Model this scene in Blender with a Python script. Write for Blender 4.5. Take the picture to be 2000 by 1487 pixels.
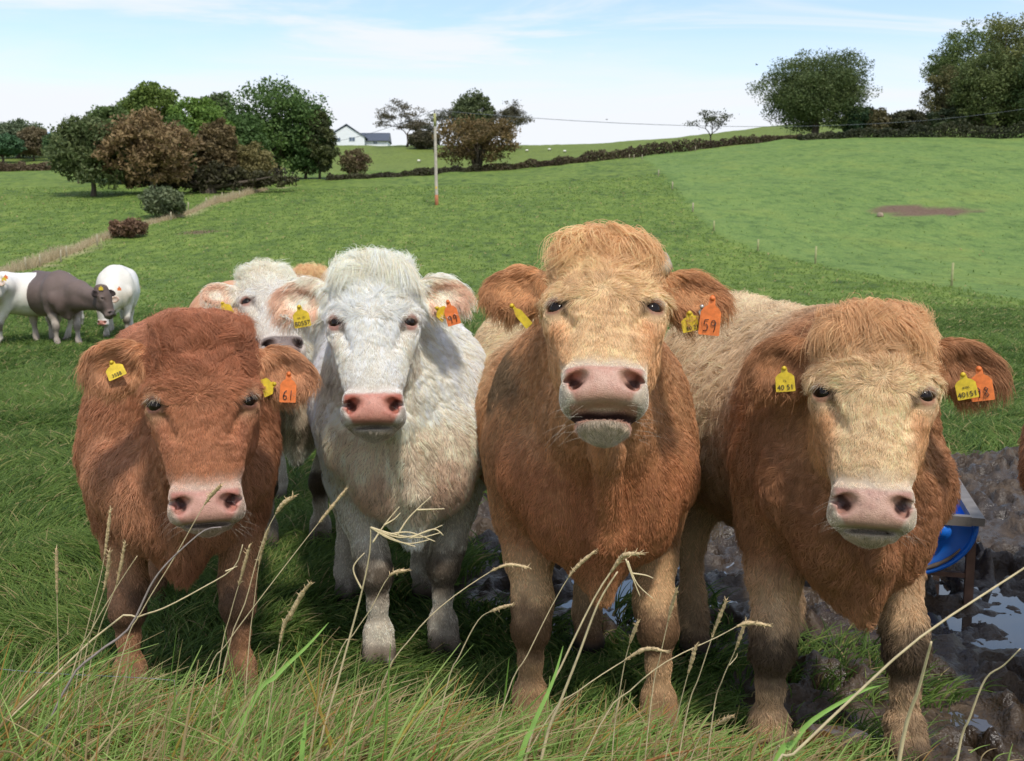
import bpy, bmesh, math, random
import numpy as np
from mathutils import Vector, Matrix

for o in list(bpy.data.objects):
    bpy.data.objects.remove(o, do_unlink=True)
scene = bpy.context.scene
C = scene.collection
rad = math.radians

# ------------------------------------------------------------------ camera
FPX = 1944.0                       # focal length in photograph pixels (2000 wide)
CAM_H = 1.40
PITCH = rad(6.6)
cam = bpy.data.cameras.new("camera")
cam_ob = bpy.data.objects.new("camera", cam)
C.objects.link(cam_ob)
cam_ob.location = (0, 0, CAM_H)
cam_ob.rotation_euler = (rad(90) - PITCH, 0, 0)
cam.sensor_width = 36.0
cam.lens = 36.0 * FPX / 2000.0
cam.clip_start = 0.05
cam.clip_end = 5000
cam.dof.use_dof = True
cam.dof.focus_distance = 2.75
cam.dof.aperture_fstop = 9.0
scene.camera = cam_ob

# ------------------------------------------------------------------ sky and sun
SUN_EL, SUN_AZ = rad(56), rad(160)      # azimuth clockwise from +Y (the view direction)
world = bpy.data.worlds.new("World")
scene.world = world
world.use_nodes = True
wn, wl = world.node_tree.nodes, world.node_tree.links
wn.clear()
def wnode(t, **kw):
    n = wn.new(t)
    for k, v in kw.items():
        setattr(n, k, v)
    return n
w_out = wnode("ShaderNodeOutputWorld")
w_bg = wnode("ShaderNodeBackground")
w_sky = wnode("ShaderNodeTexSky", sky_type='NISHITA', sun_disc=False)
w_sky.sun_elevation = SUN_EL
w_sky.sun_rotation = SUN_AZ
w_sky.air_density = 1.0
w_sky.dust_density = 0.6
w_sky.ozone_density = 1.5
w_bg.inputs['Strength'].default_value = 0.15
tc = wnode("ShaderNodeTexCoord")
sep = wnode("ShaderNodeSeparateXYZ")
wl.new(tc.outputs['Generated'], sep.inputs[0])
# project the direction on a cloud layer: (x, y) / (z + 0.12)
zp = wnode("ShaderNodeMath", operation='ADD'); zp.inputs[1].default_value = 0.10
wl.new(sep.outputs['Z'], zp.inputs[0])
zm = wnode("ShaderNodeMath", operation='MAXIMUM'); zm.inputs[1].default_value = 0.02
wl.new(zp.outputs[0], zm.inputs[0])
dx = wnode("ShaderNodeMath", operation='DIVIDE'); dy = wnode("ShaderNodeMath", operation='DIVIDE')
wl.new(sep.outputs['X'], dx.inputs[0]); wl.new(zm.outputs[0], dx.inputs[1])
wl.new(sep.outputs['Y'], dy.inputs[0]); wl.new(zm.outputs[0], dy.inputs[1])
comb = wnode("ShaderNodeCombineXYZ")
wl.new(dx.outputs[0], comb.inputs[0]); wl.new(dy.outputs[0], comb.inputs[1])
mp = wnode("ShaderNodeMapping")
mp.inputs['Scale'].default_value = (0.42, 1.0, 1.0)
mp.inputs['Rotation'].default_value = (0, 0, rad(14))
mp.inputs['Location'].default_value = (1.3, 0.35, 0.0)
wl.new(comb.outputs[0], mp.inputs[0])
n1 = wnode("ShaderNodeTexNoise"); n1.inputs['Scale'].default_value = 1.7
n1.inputs['Detail'].default_value = 9; n1.inputs['Roughness'].default_value = 0.58
n1.inputs['Distortion'].default_value = 0.9
wl.new(mp.outputs[0], n1.inputs['Vector'])
r1 = wnode("ShaderNodeMapRange"); r1.interpolation_type = 'SMOOTHSTEP'
r1.inputs['From Min'].default_value = 0.43; r1.inputs['From Max'].default_value = 0.64
r1.inputs['To Max'].default_value = 0.8
wl.new(n1.outputs[0], r1.inputs[0])
# thin white veil low over the horizon
r2 = wnode("ShaderNodeMapRange"); r2.interpolation_type = 'SMOOTHSTEP'
r2.inputs['From Min'].default_value = 0.245; r2.inputs['From Max'].default_value = 0.13
r2.inputs['To Max'].default_value = 0.9
nz = wnode("ShaderNodeMath", operation='MULTIPLY_ADD'); nz.inputs[1].default_value = -0.12; 
wl.new(n1.outputs[0], nz.inputs[0]); 
zadd = wnode("ShaderNodeMath", operation='ADD'); zadd.inputs[1].default_value = 0.06
wl.new(sep.outputs['Z'], zadd.inputs[0]); wl.new(zadd.outputs[0], nz.inputs[2])
wl.new(nz.outputs[0], r2.inputs[0])
mx = wnode("ShaderNodeMath", operation='MAXIMUM')
wl.new(r1.outputs[0], mx.inputs[0]); wl.new(r2.outputs[0], mx.inputs[1])
ad = wnode("ShaderNodeMath", operation='ADD'); ad.inputs[1].default_value = 0.14; ad.use_clamp = True
wl.new(mx.outputs[0], ad.inputs[0])
mixc = wnode("ShaderNodeMix", data_type='RGBA')
mixc.inputs['B'].default_value = (4.0, 4.15, 4.4, 1)
wl.new(ad.outputs[0], mixc.inputs['Factor'])
wl.new(w_sky.outputs[0], mixc.inputs['A'])
wl.new(mixc.outputs['Result'], w_bg.inputs['Color'])
wl.new(w_bg.outputs[0], w_out.inputs[0])

sun = bpy.data.lights.new("sun", 'SUN')
sun.energy = 2.05
sun.angle = rad(5.0)
sun.color = (1.0, 0.95, 0.87)
sun_ob = bpy.data.objects.new("sun", sun)
C.objects.link(sun_ob)
_sd = Vector((math.sin(SUN_AZ) * math.cos(SUN_EL), math.cos(SUN_AZ) * math.cos(SUN_EL), math.sin(SUN_EL)))
sun_ob.rotation_euler = (-_sd).to_track_quat('-Z', 'Y').to_euler()

scene.view_settings.view_transform = 'Standard'
scene.view_settings.look = 'None'
scene.view_settings.exposure = 0.62
scene.view_settings.gamma = 1.0
scene.view_settings.use_curve_mapping = False
scene.render.engine = 'CYCLES'
scene.cycles.use_denoising = True
scene.cycles.max_bounces = 6
scene.cycles.diffuse_bounces = 3
scene.cycles.glossy_bounces = 3
scene.cycles.transmission_bounces = 4
scene.cycles.transparent_max_bounces = 8
scene.cycles_curves.shape = 'RIBBONS'

# ------------------------------------------------------------------ helpers
def lin(r, g, b):
    f = lambda c: (c / 255 / 12.92) if c / 255 <= 0.04045 else ((c / 255 + 0.055) / 1.055) ** 2.4
    return (f(r), f(g), f(b))
def L(r, g, b):
    return np.array(lin(r, g, b), dtype=np.float32)

def pix_dir(px, py):
    u = (px - 1000.0) / FPX
    v = (743.5 - py) / FPX
    c, s = math.cos(PITCH), math.sin(PITCH)
    return Vector((u, c + v * s, -s + v * c))
def P(px, py, D):
    """the world point seen at a photograph pixel, D metres ahead"""
    d = pix_dir(px, py)
    return Vector((0, 0, CAM_H)) + d * (D / d.y)
def ground_at(px, py, z=0.0):
    d = pix_dir(px, py)
    t = (z - CAM_H) / d.z
    return Vector((0, 0, CAM_H)) + d * t

def _hash(ix, iy, iz, seed):
    h = (ix * 374761393 + iy * 668265263 + iz * 1274126177 + seed * 974634777) & 0xFFFFFFFF
    h = ((h ^ (h >> 13)) * 1274126177) & 0xFFFFFFFF
    h = h ^ (h >> 16)
    return (h & 0xFFFFFF).astype(np.float32) / np.float32(0x1000000)
def vnoise(p, scale, seed=0):
    """value noise -1..1 at points p (N,3)"""
    q = np.asarray(p, dtype=np.float64) * scale
    i = np.floor(q).astype(np.int64)
    f = (q - i).astype(np.float32)
    f = f * f * (3 - 2 * f)
    r = 0
    for dx_ in (0, 1):
        wx = f[:, 0] if dx_ else 1 - f[:, 0]
        for dy_ in (0, 1):
            wy = f[:, 1] if dy_ else 1 - f[:, 1]
            for dz_ in (0, 1):
                wz = f[:, 2] if dz_ else 1 - f[:, 2]
                r = r + wx * wy * wz * _hash(i[:, 0] + dx_, i[:, 1] + dy_, i[:, 2] + dz_, seed)
    return r * 2 - 1
def fbm(p, scale, octaves=4, seed=0, gain=0.5):
    a, t, r = 1.0, 0.0, 0
    for k in range(octaves):
        r = r + a * vnoise(p, scale * 2 ** k, seed + k * 17)
        t += a
        a *= gain
    return r / t
def vnoise3(p, scale, seed=0):
    return np.stack([vnoise(p, scale, seed + 101 * k) for k in range(3)], axis=1)
def sstep(a, b, x):
    t = np.clip((x - a) / (b - a), 0, 1)
    return t * t * (3 - 2 * t)
def mixv(a, b, t):
    t = np.asarray(t)[..., None]
    return a * (1 - t) + b * t
def norm(v):
    return v / np.maximum(np.linalg.norm(v, axis=-1, keepdims=True), 1e-9)

def mesh_from(name, verts, faces, smooth=True, mat=None, cols=None, attrs=None, parent=None, link=True):
    """faces: (N,3) or (N,4) array, or a list of arrays of both kinds"""
    me = bpy.data.meshes.new(name)
    verts = np.asarray(verts, dtype=np.float32)
    fl = faces if isinstance(faces, list) else [faces]
    fl = [np.asarray(f, dtype=np.int32) for f in fl if len(f)]
    loops = np.concatenate([f.ravel() for f in fl])
    sizes = np.concatenate([np.full(len(f), f.shape[1], dtype=np.int32) for f in fl])
    starts = np.concatenate([[0], np.cumsum(sizes)[:-1]]).astype(np.int32)
    me.vertices.add(len(verts)); me.vertices.foreach_set("co", verts.ravel())
    me.loops.add(len(loops)); me.loops.foreach_set("vertex_index", loops)
    me.polygons.add(len(sizes)); me.polygons.foreach_set("loop_start", starts)
    me.polygons.foreach_set("use_smooth", np.full(len(sizes), smooth, dtype=bool))
    me.update(calc_edges=True)
    if cols is not None:
        a = me.attributes.new("col", 'FLOAT_COLOR', 'POINT')
        cc = np.ones((len(verts), 4), dtype=np.float32); cc[:, :3] = cols
        a.data.foreach_set("color", cc.ravel())
    for k, v in (attrs or {}).items():
        a = me.attributes.new(k, 'FLOAT', 'POINT')
        a.data.foreach_set("value", np.asarray(v, dtype=np.float32))
    if mat: me.materials.append(mat)
    ob = bpy.data.objects.new(name, me)
    if link: C.objects.link(ob)
    if parent: ob.parent = parent
    return ob

def curves_from(name, pts, radii, cols, mat, parent=None):
    """pts (N,K,3) hair curves with a colour for each curve"""
    n, k, _ = pts.shape
    hc = bpy.data.hair_curves.new(name)
    hc.add_curves([k] * n)
    a = hc.attributes.get("position") or hc.attributes.new("position", 'FLOAT_VECTOR', 'POINT')
    a.data.foreach_set("vector", pts.astype(np.float32).ravel())
    a = hc.attributes.get("radius") or hc.attributes.new("radius", 'FLOAT', 'POINT')
    a.data.foreach_set("value", radii.astype(np.float32).ravel())
    a = hc.attributes.new("col", 'FLOAT_COLOR', 'CURVE')
    cc = np.ones((n, 4), dtype=np.float32); cc[:, :3] = cols
    a.data.foreach_set("color", cc.ravel())
    hc.materials.append(mat)
    ob = bpy.data.objects.new(name, hc)
    C.objects.link(ob)
    if parent: ob.parent = parent
    return ob

def tag(o, label=None, cat=None, group=None, kind=None):
    if label: o["label"] = label
    if cat: o["category"] = cat
    if group: o["group"] = group
    if kind: o["kind"] = kind
    return o
def empty(name, loc=(0, 0, 0), rz=0.0):
    o = bpy.data.objects.new(name, None)
    C.objects.link(o); o.location = loc; o.rotation_euler = (0, 0, rz)
    return o

def mat_new(name):
    m = bpy.data.materials.new(name); m.use_nodes = True
    nt = m.node_tree
    return m, nt, nt.nodes["Principled BSDF"]
def mat_plain(name, col, rough=0.6, noise=0.15, nscale=20.0, bump=0.0, metallic=0.0, spec=0.5):
    m, nt, b = mat_new(name)
    b.inputs['Roughness'].default_value = rough
    b.inputs['Metallic'].default_value = metallic
    b.inputs['Specular IOR Level'].default_value = spec
    t = nt.nodes.new("ShaderNodeTexCoord")
    n = nt.nodes.new("ShaderNodeTexNoise"); n.inputs['Scale'].default_value = nscale; n.inputs['Detail'].default_value = 6
    nt.links.new(t.outputs['Object'], n.inputs['Vector'])
    r = nt.nodes.new("ShaderNodeMapRange")
    r.inputs['From Min'].default_value = 0.3; r.inputs['From Max'].default_value = 0.7
    r.inputs['To Min'].default_value = 1 - noise; r.inputs['To Max'].default_value = 1 + noise
    nt.links.new(n.outputs[0], r.inputs[0])
    mx_ = nt.nodes.new("ShaderNodeVectorMath"); mx_.operation = 'SCALE'
    mx_.inputs[0].default_value = col
    nt.links.new(r.outputs[0], mx_.inputs['Scale'])
    nt.links.new(mx_.outputs[0], b.inputs['Base Color'])
    if bump:
        bp = nt.nodes.new("ShaderNodeBump"); bp.inputs['Strength'].default_value = bump
        bp.inputs['Distance'].default_value = 0.01
        nt.links.new(n.outputs[0], bp.inputs['Height']); nt.links.new(bp.outputs[0], b.inputs['Normal'])
    return m
def mat_col(name, rough=0.7, spec=0.3, transl=0.0, sheen=0.0):
    """surface coloured by the 'col' attribute of the geometry (its own colour)"""
    m, nt, b = mat_new(name)
    a = nt.nodes.new("ShaderNodeAttribute"); a.attribute_name = "col"
    nt.links.new(a.outputs['Color'], b.inputs['Base Color'])
    b.inputs['Roughness'].default_value = rough
    b.inputs['Specular IOR Level'].default_value = spec
    if sheen:
        b.inputs['Sheen Weight'].default_value = sheen
    if transl:
        t = nt.nodes.new("ShaderNodeBsdfTranslucent")
        nt.links.new(a.outputs['Color'], t.inputs['Color'])
        mxs = nt.nodes.new("ShaderNodeMixShader"); mxs.inputs[0].default_value = transl
        nt.links.new(b.outputs[0], mxs.inputs[1]); nt.links.new(t.outputs[0], mxs.inputs[2])
        nt.links.new(mxs.outputs[0], nt.nodes["Material Output"].inputs['Surface'])
    return m

class MB:
    """collects boxes, tubes and prisms into one mesh"""
    def __init__(self): self.v, self.f3, self.f4 = [], [], []
    def box(self, c, h, R=None):
        R = R or Matrix.Identity(3); b = len(self.v); c = Vector(c)
        for sx in (-1, 1):
            for sy in (-1, 1):
                for sz in (-1, 1):
                    self.v.append(c + R @ Vector((sx * h[0], sy * h[1], sz * h[2])))
        for q in ((0, 1, 3, 2), (4, 6, 7, 5), (0, 4, 5, 1), (2, 3, 7, 6), (0, 2, 6, 4), (1, 5, 7, 3)):
            self.f4.append([b + i for i in q])
        return self
    def bar(self, a, b_, w, h, up=(0, 0, 1)):
        a, b_ = Vector(a), Vector(b_); d = b_ - a; l = d.length; z = d.normalized()
        x = z.cross(Vector(up));
        if x.length < 1e-4: x = z.cross(Vector((1, 0, 0)))
        x.normalize(); y = z.cross(x)
        return self.box((a + b_) / 2, (w / 2, h / 2, l / 2), Matrix((x, y, z)).transposed())
    def tube(self, pts, radii, n=8, cap=True):
        pts = [Vector(p) for p in pts]; b = len(self.v); up = None
        for i, p in enumerate(pts):
            t = (pts[min(i + 1, len(pts) - 1)] - pts[max(i - 1, 0)]).normalized()
            if up is None:
                up = t.orthogonal().normalized()
            x = (up - t * up.dot(t)).normalized(); up = x; y = t.cross(x)
            r = radii[i] if hasattr(radii, '__len__') else radii
            for k in range(n):
                a = 2 * math.pi * k / n
                self.v.append(p + (x * math.cos(a) + y * math.sin(a)) * r)
        for i in range(len(pts) - 1):
            for k in range(n):
                self.f4.append([b + i * n + k, b + i * n + (k + 1) % n, b + (i + 1) * n + (k + 1) % n, b + (i + 1) * n + k])
        if cap:
            for i0, rev in ((0, True), (len(pts) - 1, False)):
                self.v.append(pts[i0]); c = len(self.v) - 1
                for k in range(n):
                    q = [c, b + i0 * n + k, b + i0 * n + (k + 1) % n]
                    self.f3.append(q[::-1] if rev else q)
        return self
    def build(self, name, mat, parent=None, smooth=False):
        fl = [f for f in (np.array(self.f3), np.array(self.f4)) if len(f)]
        return mesh_from(name, np.array([tuple(v) for v in self.v]), fl, smooth, mat, parent=parent)
# ------------------------------------------------------------------ cattle: one smooth implicit surface per animal
def rotm(rx=0, ry=0, rz=0):
    return np.array(Matrix.Rotation(rz, 3, 'Z') @ Matrix.Rotation(rx, 3, 'X') @ Matrix.Rotation(ry, 3, 'Y'), dtype=np.float64)

class Prim:
    def __init__(s, kind, k, op, group, **kw):
        s.kind, s.k, s.op, s.group = kind, k, op, group
        s.__dict__.update(kw)
    def bbox(s):
        if s.kind == 'cone':
            lo = np.minimum(s.a - s.ra, s.b - s.rb); hi = np.maximum(s.a + s.ra, s.b + s.rb)
        else:
            e = np.abs(s.R) @ s.r
            lo, hi = s.c - e, s.c + e
        m = s.k + 0.05
        return lo - m, hi + m
    def ev(s, x, y, z):
        if s.kind == 'cone':
            ba = s.b - s.a; l2 = ba @ ba
            px, py, pz = x - s.a[0], y - s.a[1], z - s.a[2]
            t = np.clip((px * ba[0] + py * ba[1] + pz * ba[2]) / l2, 0, 1)
            d = np.sqrt((px - t * ba[0]) ** 2 + (py - t * ba[1]) ** 2 + (pz - t * ba[2]) ** 2)
            return d - (s.ra + (s.rb - s.ra) * t)
        px, py, pz = x - s.c[0], y - s.c[1], z - s.c[2]
        R = s.R
        qx = R[0, 0] * px + R[1, 0] * py + R[2, 0] * pz
        qy = R[0, 1] * px + R[1, 1] * py + R[2, 1] * pz
        qz = R[0, 2] * px + R[1, 2] * py + R[2, 2] * pz
        if s.kind == 'ell':
            r = s.r
            k0 = np.sqrt((qx / r[0]) ** 2 + (qy / r[1]) ** 2 + (qz / r[2]) ** 2)
            k1 = np.sqrt((qx / r[0] ** 2) ** 2 + (qy / r[1] ** 2) ** 2 + (qz / r[2] ** 2) ** 2)
            return k0 * (k0 - 1) / np.maximum(k1, 1e-6)
        rr = s.rr; h = s.r - rr                                   # rounded box
        ax, ay, az = np.abs(qx) - h[0], np.abs(qy) - h[1], np.abs(qz) - h[2]
        return np.sqrt(np.maximum(ax, 0) ** 2 + np.maximum(ay, 0) ** 2 + np.maximum(az, 0) ** 2) + np.minimum(np.maximum(ax, np.maximum(ay, az)), 0) - rr

def smin(a, b, k):
    h = np.maximum(k - np.abs(a - b), 0) / k
    return np.minimum(a, b) - h * h * k * 0.25

def warp_z(z, k): return z * k[0] if z > -.235 and z < 0 else (z - .235 * (k[0] - 1) if z < 0 else z * k[1])
def unwarp_z(z, k): return np.where(z > 0, z / k[1], np.where(z > -.235 * k[0], z / k[0], z + .235 * (k[0] - 1)))
class Shape:
    def __init__(s):
        s.prims = []; s.T = (np.eye(3), np.zeros(3), 1.0); s.group = 'body'
    def frame(s, R=np.eye(3), t=np.zeros(3), sc=1.0): s.T = (R, np.asarray(t, float), sc)
    zs = None
    def _p(s, p):
        R, t, sc = s.T; p = np.asarray(p, float)
        if s.zs: p = np.array((p[0], p[1], warp_z(p[2], s.zs)))
        return R @ (p * sc) + t
    def cone(s, a, b, ra, rb, k=0.05, op=1):
        sc = s.T[2]
        s.prims.append(Prim('cone', k * sc, op, s.group, a=s._p(a), b=s._p(b), ra=ra * sc, rb=rb * sc))
    def chain(s, pts, k=0.04):
        for (p, r), (q, r2) in zip(pts[:-1], pts[1:]): s.cone(p, q, r, r2, k)
    def ell(s, c, r, k=0.05, op=1, rot=None):
        R, t, sc = s.T; R2 = R @ rot if rot is not None else R
        s.prims.append(Prim('ell', k * sc, op, s.group, c=s._p(c), r=np.asarray(r, float) * sc, R=np.array(R2)))
    def box(s, c, r, rr, k=0.05, op=1, rot=None):
        R, t, sc = s.T; R2 = R @ rot if rot is not None else R
        s.prims.append(Prim('box', k * sc, op, s.group, c=s._p(c), r=np.asarray(r, float) * sc, rr=rr * sc, R=np.array(R2)))
    def index(s, p):
        out = []
        X = [np.ascontiguousarray(p[:, i]) for i in range(3)]
        for pr in s.prims:
            lo, hi = pr.bbox()
            m = (X[2] > lo[2]) & (X[2] < hi[2]); m &= (X[1] > lo[1]) & (X[1] < hi[1]); m &= (X[0] > lo[0]) & (X[0] < hi[0])
            out.append(np.nonzero(m)[0])
        return out
    def points(s, p, groups=None, idx=None):
        d = np.full(len(p), 0.25)
        X = [np.ascontiguousarray(p[:, i]) for i in range(3)]
        idx = idx if idx is not None else s.index(p)
        for pr, m in zip(s.prims, idx):
            if groups is not None and pr.group not in groups: continue
            if not len(m): continue
            e = pr.ev(X[0][m], X[1][m], X[2][m])
            d[m] = smin(d[m], e, pr.k) if pr.op > 0 else -smin(-d[m], e, pr.k)
        return d
    def grad(s, p, e=0.0015, idx=None):
        idx = idx if idx is not None else s.index(p)
        g = np.zeros_like(p); f = 0
        for sg in ((1, -1, -1), (-1, -1, 1), (-1, 1, -1), (1, 1, 1)):
            v = np.array(sg, float); q = s.points(p + v * e, None, idx)
            g += v * q[:, None]; f = f + q
        s.f_last = f / 4
        return g / (4 * e)
    def mesh(s, axes):
        """naive surface nets on a rectilinear grid"""
        ax = [np.asarray(a) for a in axes]
        n = [len(a) for a in ax]
        F = np.full(n, 0.25, dtype=np.float32)
        for pr in s.prims:
            lo, hi = pr.bbox()
            sl = [slice(max(np.searchsorted(ax[i], lo[i]) - 1, 0), min(np.searchsorted(ax[i], hi[i]) + 1, n[i])) for i in range(3)]
            if any(q.stop <= q.start for q in sl): continue
            X, Y, Z = np.meshgrid(*[ax[i][sl[i]].astype(np.float32) for i in range(3)], indexing='ij', sparse=True)
            e = pr.ev(X, Y, Z).astype(np.float32)
            sub = F[sl[0], sl[1], sl[2]]
            F[sl[0], sl[1], sl[2]] = smin(sub, e, pr.k) if pr.op > 0 else -smin(-sub, e, pr.k)
        ins = F < 0
        cnt = np.zeros([m - 1 for m in n], dtype=np.int8)
        corners = [(i, j, k) for i in (0, 1) for j in (0, 1) for k in (0, 1)]
        for i, j, k in corners:
            cnt += ins[i:n[0] - 1 + i, j:n[1] - 1 + j, k:n[2] - 1 + k]
        act = (cnt > 0) & (cnt < 8)
        ci = np.argwhere(act)
        idx = np.full(cnt.shape, -1, dtype=np.int32); idx[act] = np.arange(len(ci))
        vals = {c: F[ci[:, 0] + c[0], ci[:, 1] + c[1], ci[:, 2] + c[2]] for c in corners}
        pos = np.zeros((len(ci), 3)); wt = np.zeros(len(ci))
        for a_ in corners:
            for d in range(3):
                if a_[d]: continue
                b_ = tuple(1 if q == d else a_[q] for q in range(3))
                va, vb = vals[a_], vals[b_]
                m = (va < 0) != (vb < 0)
                t = np.where(m, va / np.where(np.abs(va - vb) < 1e-12, 1, va - vb), 0)
                pt = np.zeros((len(ci), 3))
                for q in range(3):
                    c0 = ax[q][ci[:, q] + a_[q]]; c1 = ax[q][ci[:, q] + b_[q]]
                    pt[:, q] = c0 + t * (c1 - c0)
                pos[m] += pt[m]; wt[m] += 1
        pos /= wt[:, None]
        quads = []
        for d in range(3):
            u, v = (d + 1) % 3, (d + 2) % 3
            s0 = [slice(None)] * 3; s1 = [slice(None)] * 3
            s0[d] = slice(0, n[d] - 1); s1[d] = slice(1, n[d])
            e = ins[tuple(s0)] != ins[tuple(s1)]
            ei = np.argwhere(e)
            ei = ei[(ei[:, u] > 0) & (ei[:, v] > 0) & (ei[:, u] < n[u] - 1) & (ei[:, v] < n[v] - 1)]
            flip = ins[tuple(ei.T)]
            def cell(du, dv):
                c = ei.copy(); c[:, u] += du; c[:, v] += dv
                return idx[tuple(c.T)]
            q = np.stack([cell(-1, -1), cell(0, -1), cell(0, 0), cell(-1, 0)], axis=1)
            q[~flip] = q[~flip][:, ::-1]
            quads.append(q)
        quads = np.concatenate(quads)
        ix = s.index(pos)
        for _ in range(2):
            g = s.grad(pos, idx=ix)
            pos = pos - np.clip(s.f_last, -0.006, 0.006)[:, None] * norm(g) * 0.9
        s.ix = ix
        return pos, quads

def grid_axis(lo, hi, flo, fhi, fine, coarse):
    a = [lo]
    while a[-1] < hi:
        x = a[-1]
        inside = flo <= x < fhi
        d = 0 if inside else min(abs(x - flo), abs(x - fhi))
        a.append(x + (fine if inside else min(coarse, fine + d * 0.35)))
    return np.array(a)

def build_head(S, sp):
    """head frame: x to the viewer's right, y into the skull, z towards the poll, origin between the eyes"""
    w = sp.get('hw', 1.0)
    S.group = 'head'; S.zs = sp.get('zs', (1.20, 1.06))
    S.ell((0, .020, .100), (.130 * w, .105, .125), .05)
    S.box((0, -.026, .085), (.106 * w, .052, .125), .048, .05)
    S.ell((0, .018, .192), (.118 * w, .072, .058), .05)
    for x in (-1, 1):
        S.ell((x * .102 * w, -.020, .018), (.046, .050, .052), .040)                         # orbit
        S.cone((x * .075 * w, -.070, .036), (x * .130 * w, -.038, .030), .015, .014, .030)   # brow
        S.ell((x * .074 * w, .060, -.050), (.064 * w, .095, .125), .05)                      # cheek and jaw
        S.cone((x * .090 * w, -.038, -.030), (x * .066, -.050, -.15), .034, .030, .06)       # facial crest
    S.cone((0, .090, -.03), (0, .020, -.250), .085, .046, .06)                               # lower jaw
    S.box((0, -.048, -.06), (.060 * w, .055, .165), .045, .06)                               # nasal bridge
    S.cone((0, -.040, .02), (0, -.046, -.200), .070 * w, .060, .06)
    # muzzle
    S.box((0, -.052, -.232), (.091, .062, .052), .046, .045)
    for x in (-1, 1):
        S.ell((x * .056, -.056, -.254), (.041, .056, .032), .030)                            # upper lip
        S.ell((x * .064, -.094, -.226), (.029, .028, .034), .022)                            # wing of the nostril
        S.cone((x * .036, -.112, -.205), (x * .072, -.094, -.200), .012, .012, .022)         # rim over the nostril
    S.ell((0, -.090, -.236), (.048, .036, .045), .03)                                        # nose pad
    mo = sp.get('mouth', 0.0)
    S.ell((0, -.028, -.287 - mo), (.062, .054, .023), .022)                                  # chin
    S.cone((0, .02, -.25), (0, -.012, -.284 - mo), .045, .034, .03)
    S.ell((0, -.092, -.2845 - mo * .35), (.074, .058 + mo, .0065 + mo * .45), .012, op=-1)
    for x in (-1, 1):
        S.ell((x * .0545, -.124, -.232), (.0125, .050, .0245), .010, op=-1, rot=rotm(0, x * rad(-34), x * rad(-24)))
        S.ell((x * .0700, -.108, -.219), (.0095, .040, .0175), .010, op=-1, rot=rotm(0, x * rad(-58), x * rad(-28)))
        S.cone((x * .102 * w, -.080, -.022), (x * .082, -.096, -.070), .007, .007, .035, op=-1)   # tear groove
        S.ell((x * .119 * w, -.060, .003), (.026, .022, .0165), .008, op=-1, rot=rotm(0, 0, x * rad(38)))  # eye socket
        S.cone((x * .098 * w, -.078, .0150), (x * .142 * w, -.046, .0145), .0100, .0090, .012)  # upper lid
        S.cone((x * .097 * w, -.075, -.0135), (x * .136 * w, -.049, -.0130), .0065, .0065, .012)  # lower lid
    S.zs = None
    # ears
    for side, key in ((-1, 'earL'), (1, 'earR')):
        e = sp[key]                                  # dict: droop, sweep, twist, length
        S.group = key
        ln, wd = e.get('len', .172), e.get('wid', .066)
        base = np.array([side * .120 * w, .030, .112])
        Rz = rotm(rz=side * -e['sweep'])             # sweep back (+) about the head's long axis
        Ry = rotm(ry=side * e['droop'])              # droop down (+)
        Rx = rotm(rx=e['twist'])
        R = Rz @ Ry @ Rx
        e['R'], e['base'], e['side'] = R, base, side
        T0 = S.T
        Rh, th, sh = T0
        S.T = (Rh @ R, Rh @ (base * sh) + th, sh)
        S.cone((0, 0, 0), (side * ln * .35, 0, 0), .036, .034, .04)
        S.ell((side * ln * .50, 0, 0), (ln * .43, .024, wd), .03)
        S.ell((side * ln * .80, 0, -.006), (ln * .27, .020, wd * .60), .03)
        S.ell((side * ln * .62, -.026, -.004), (ln * .40, .026, wd * .74), .012, op=-1)
        S.T = T0

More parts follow.
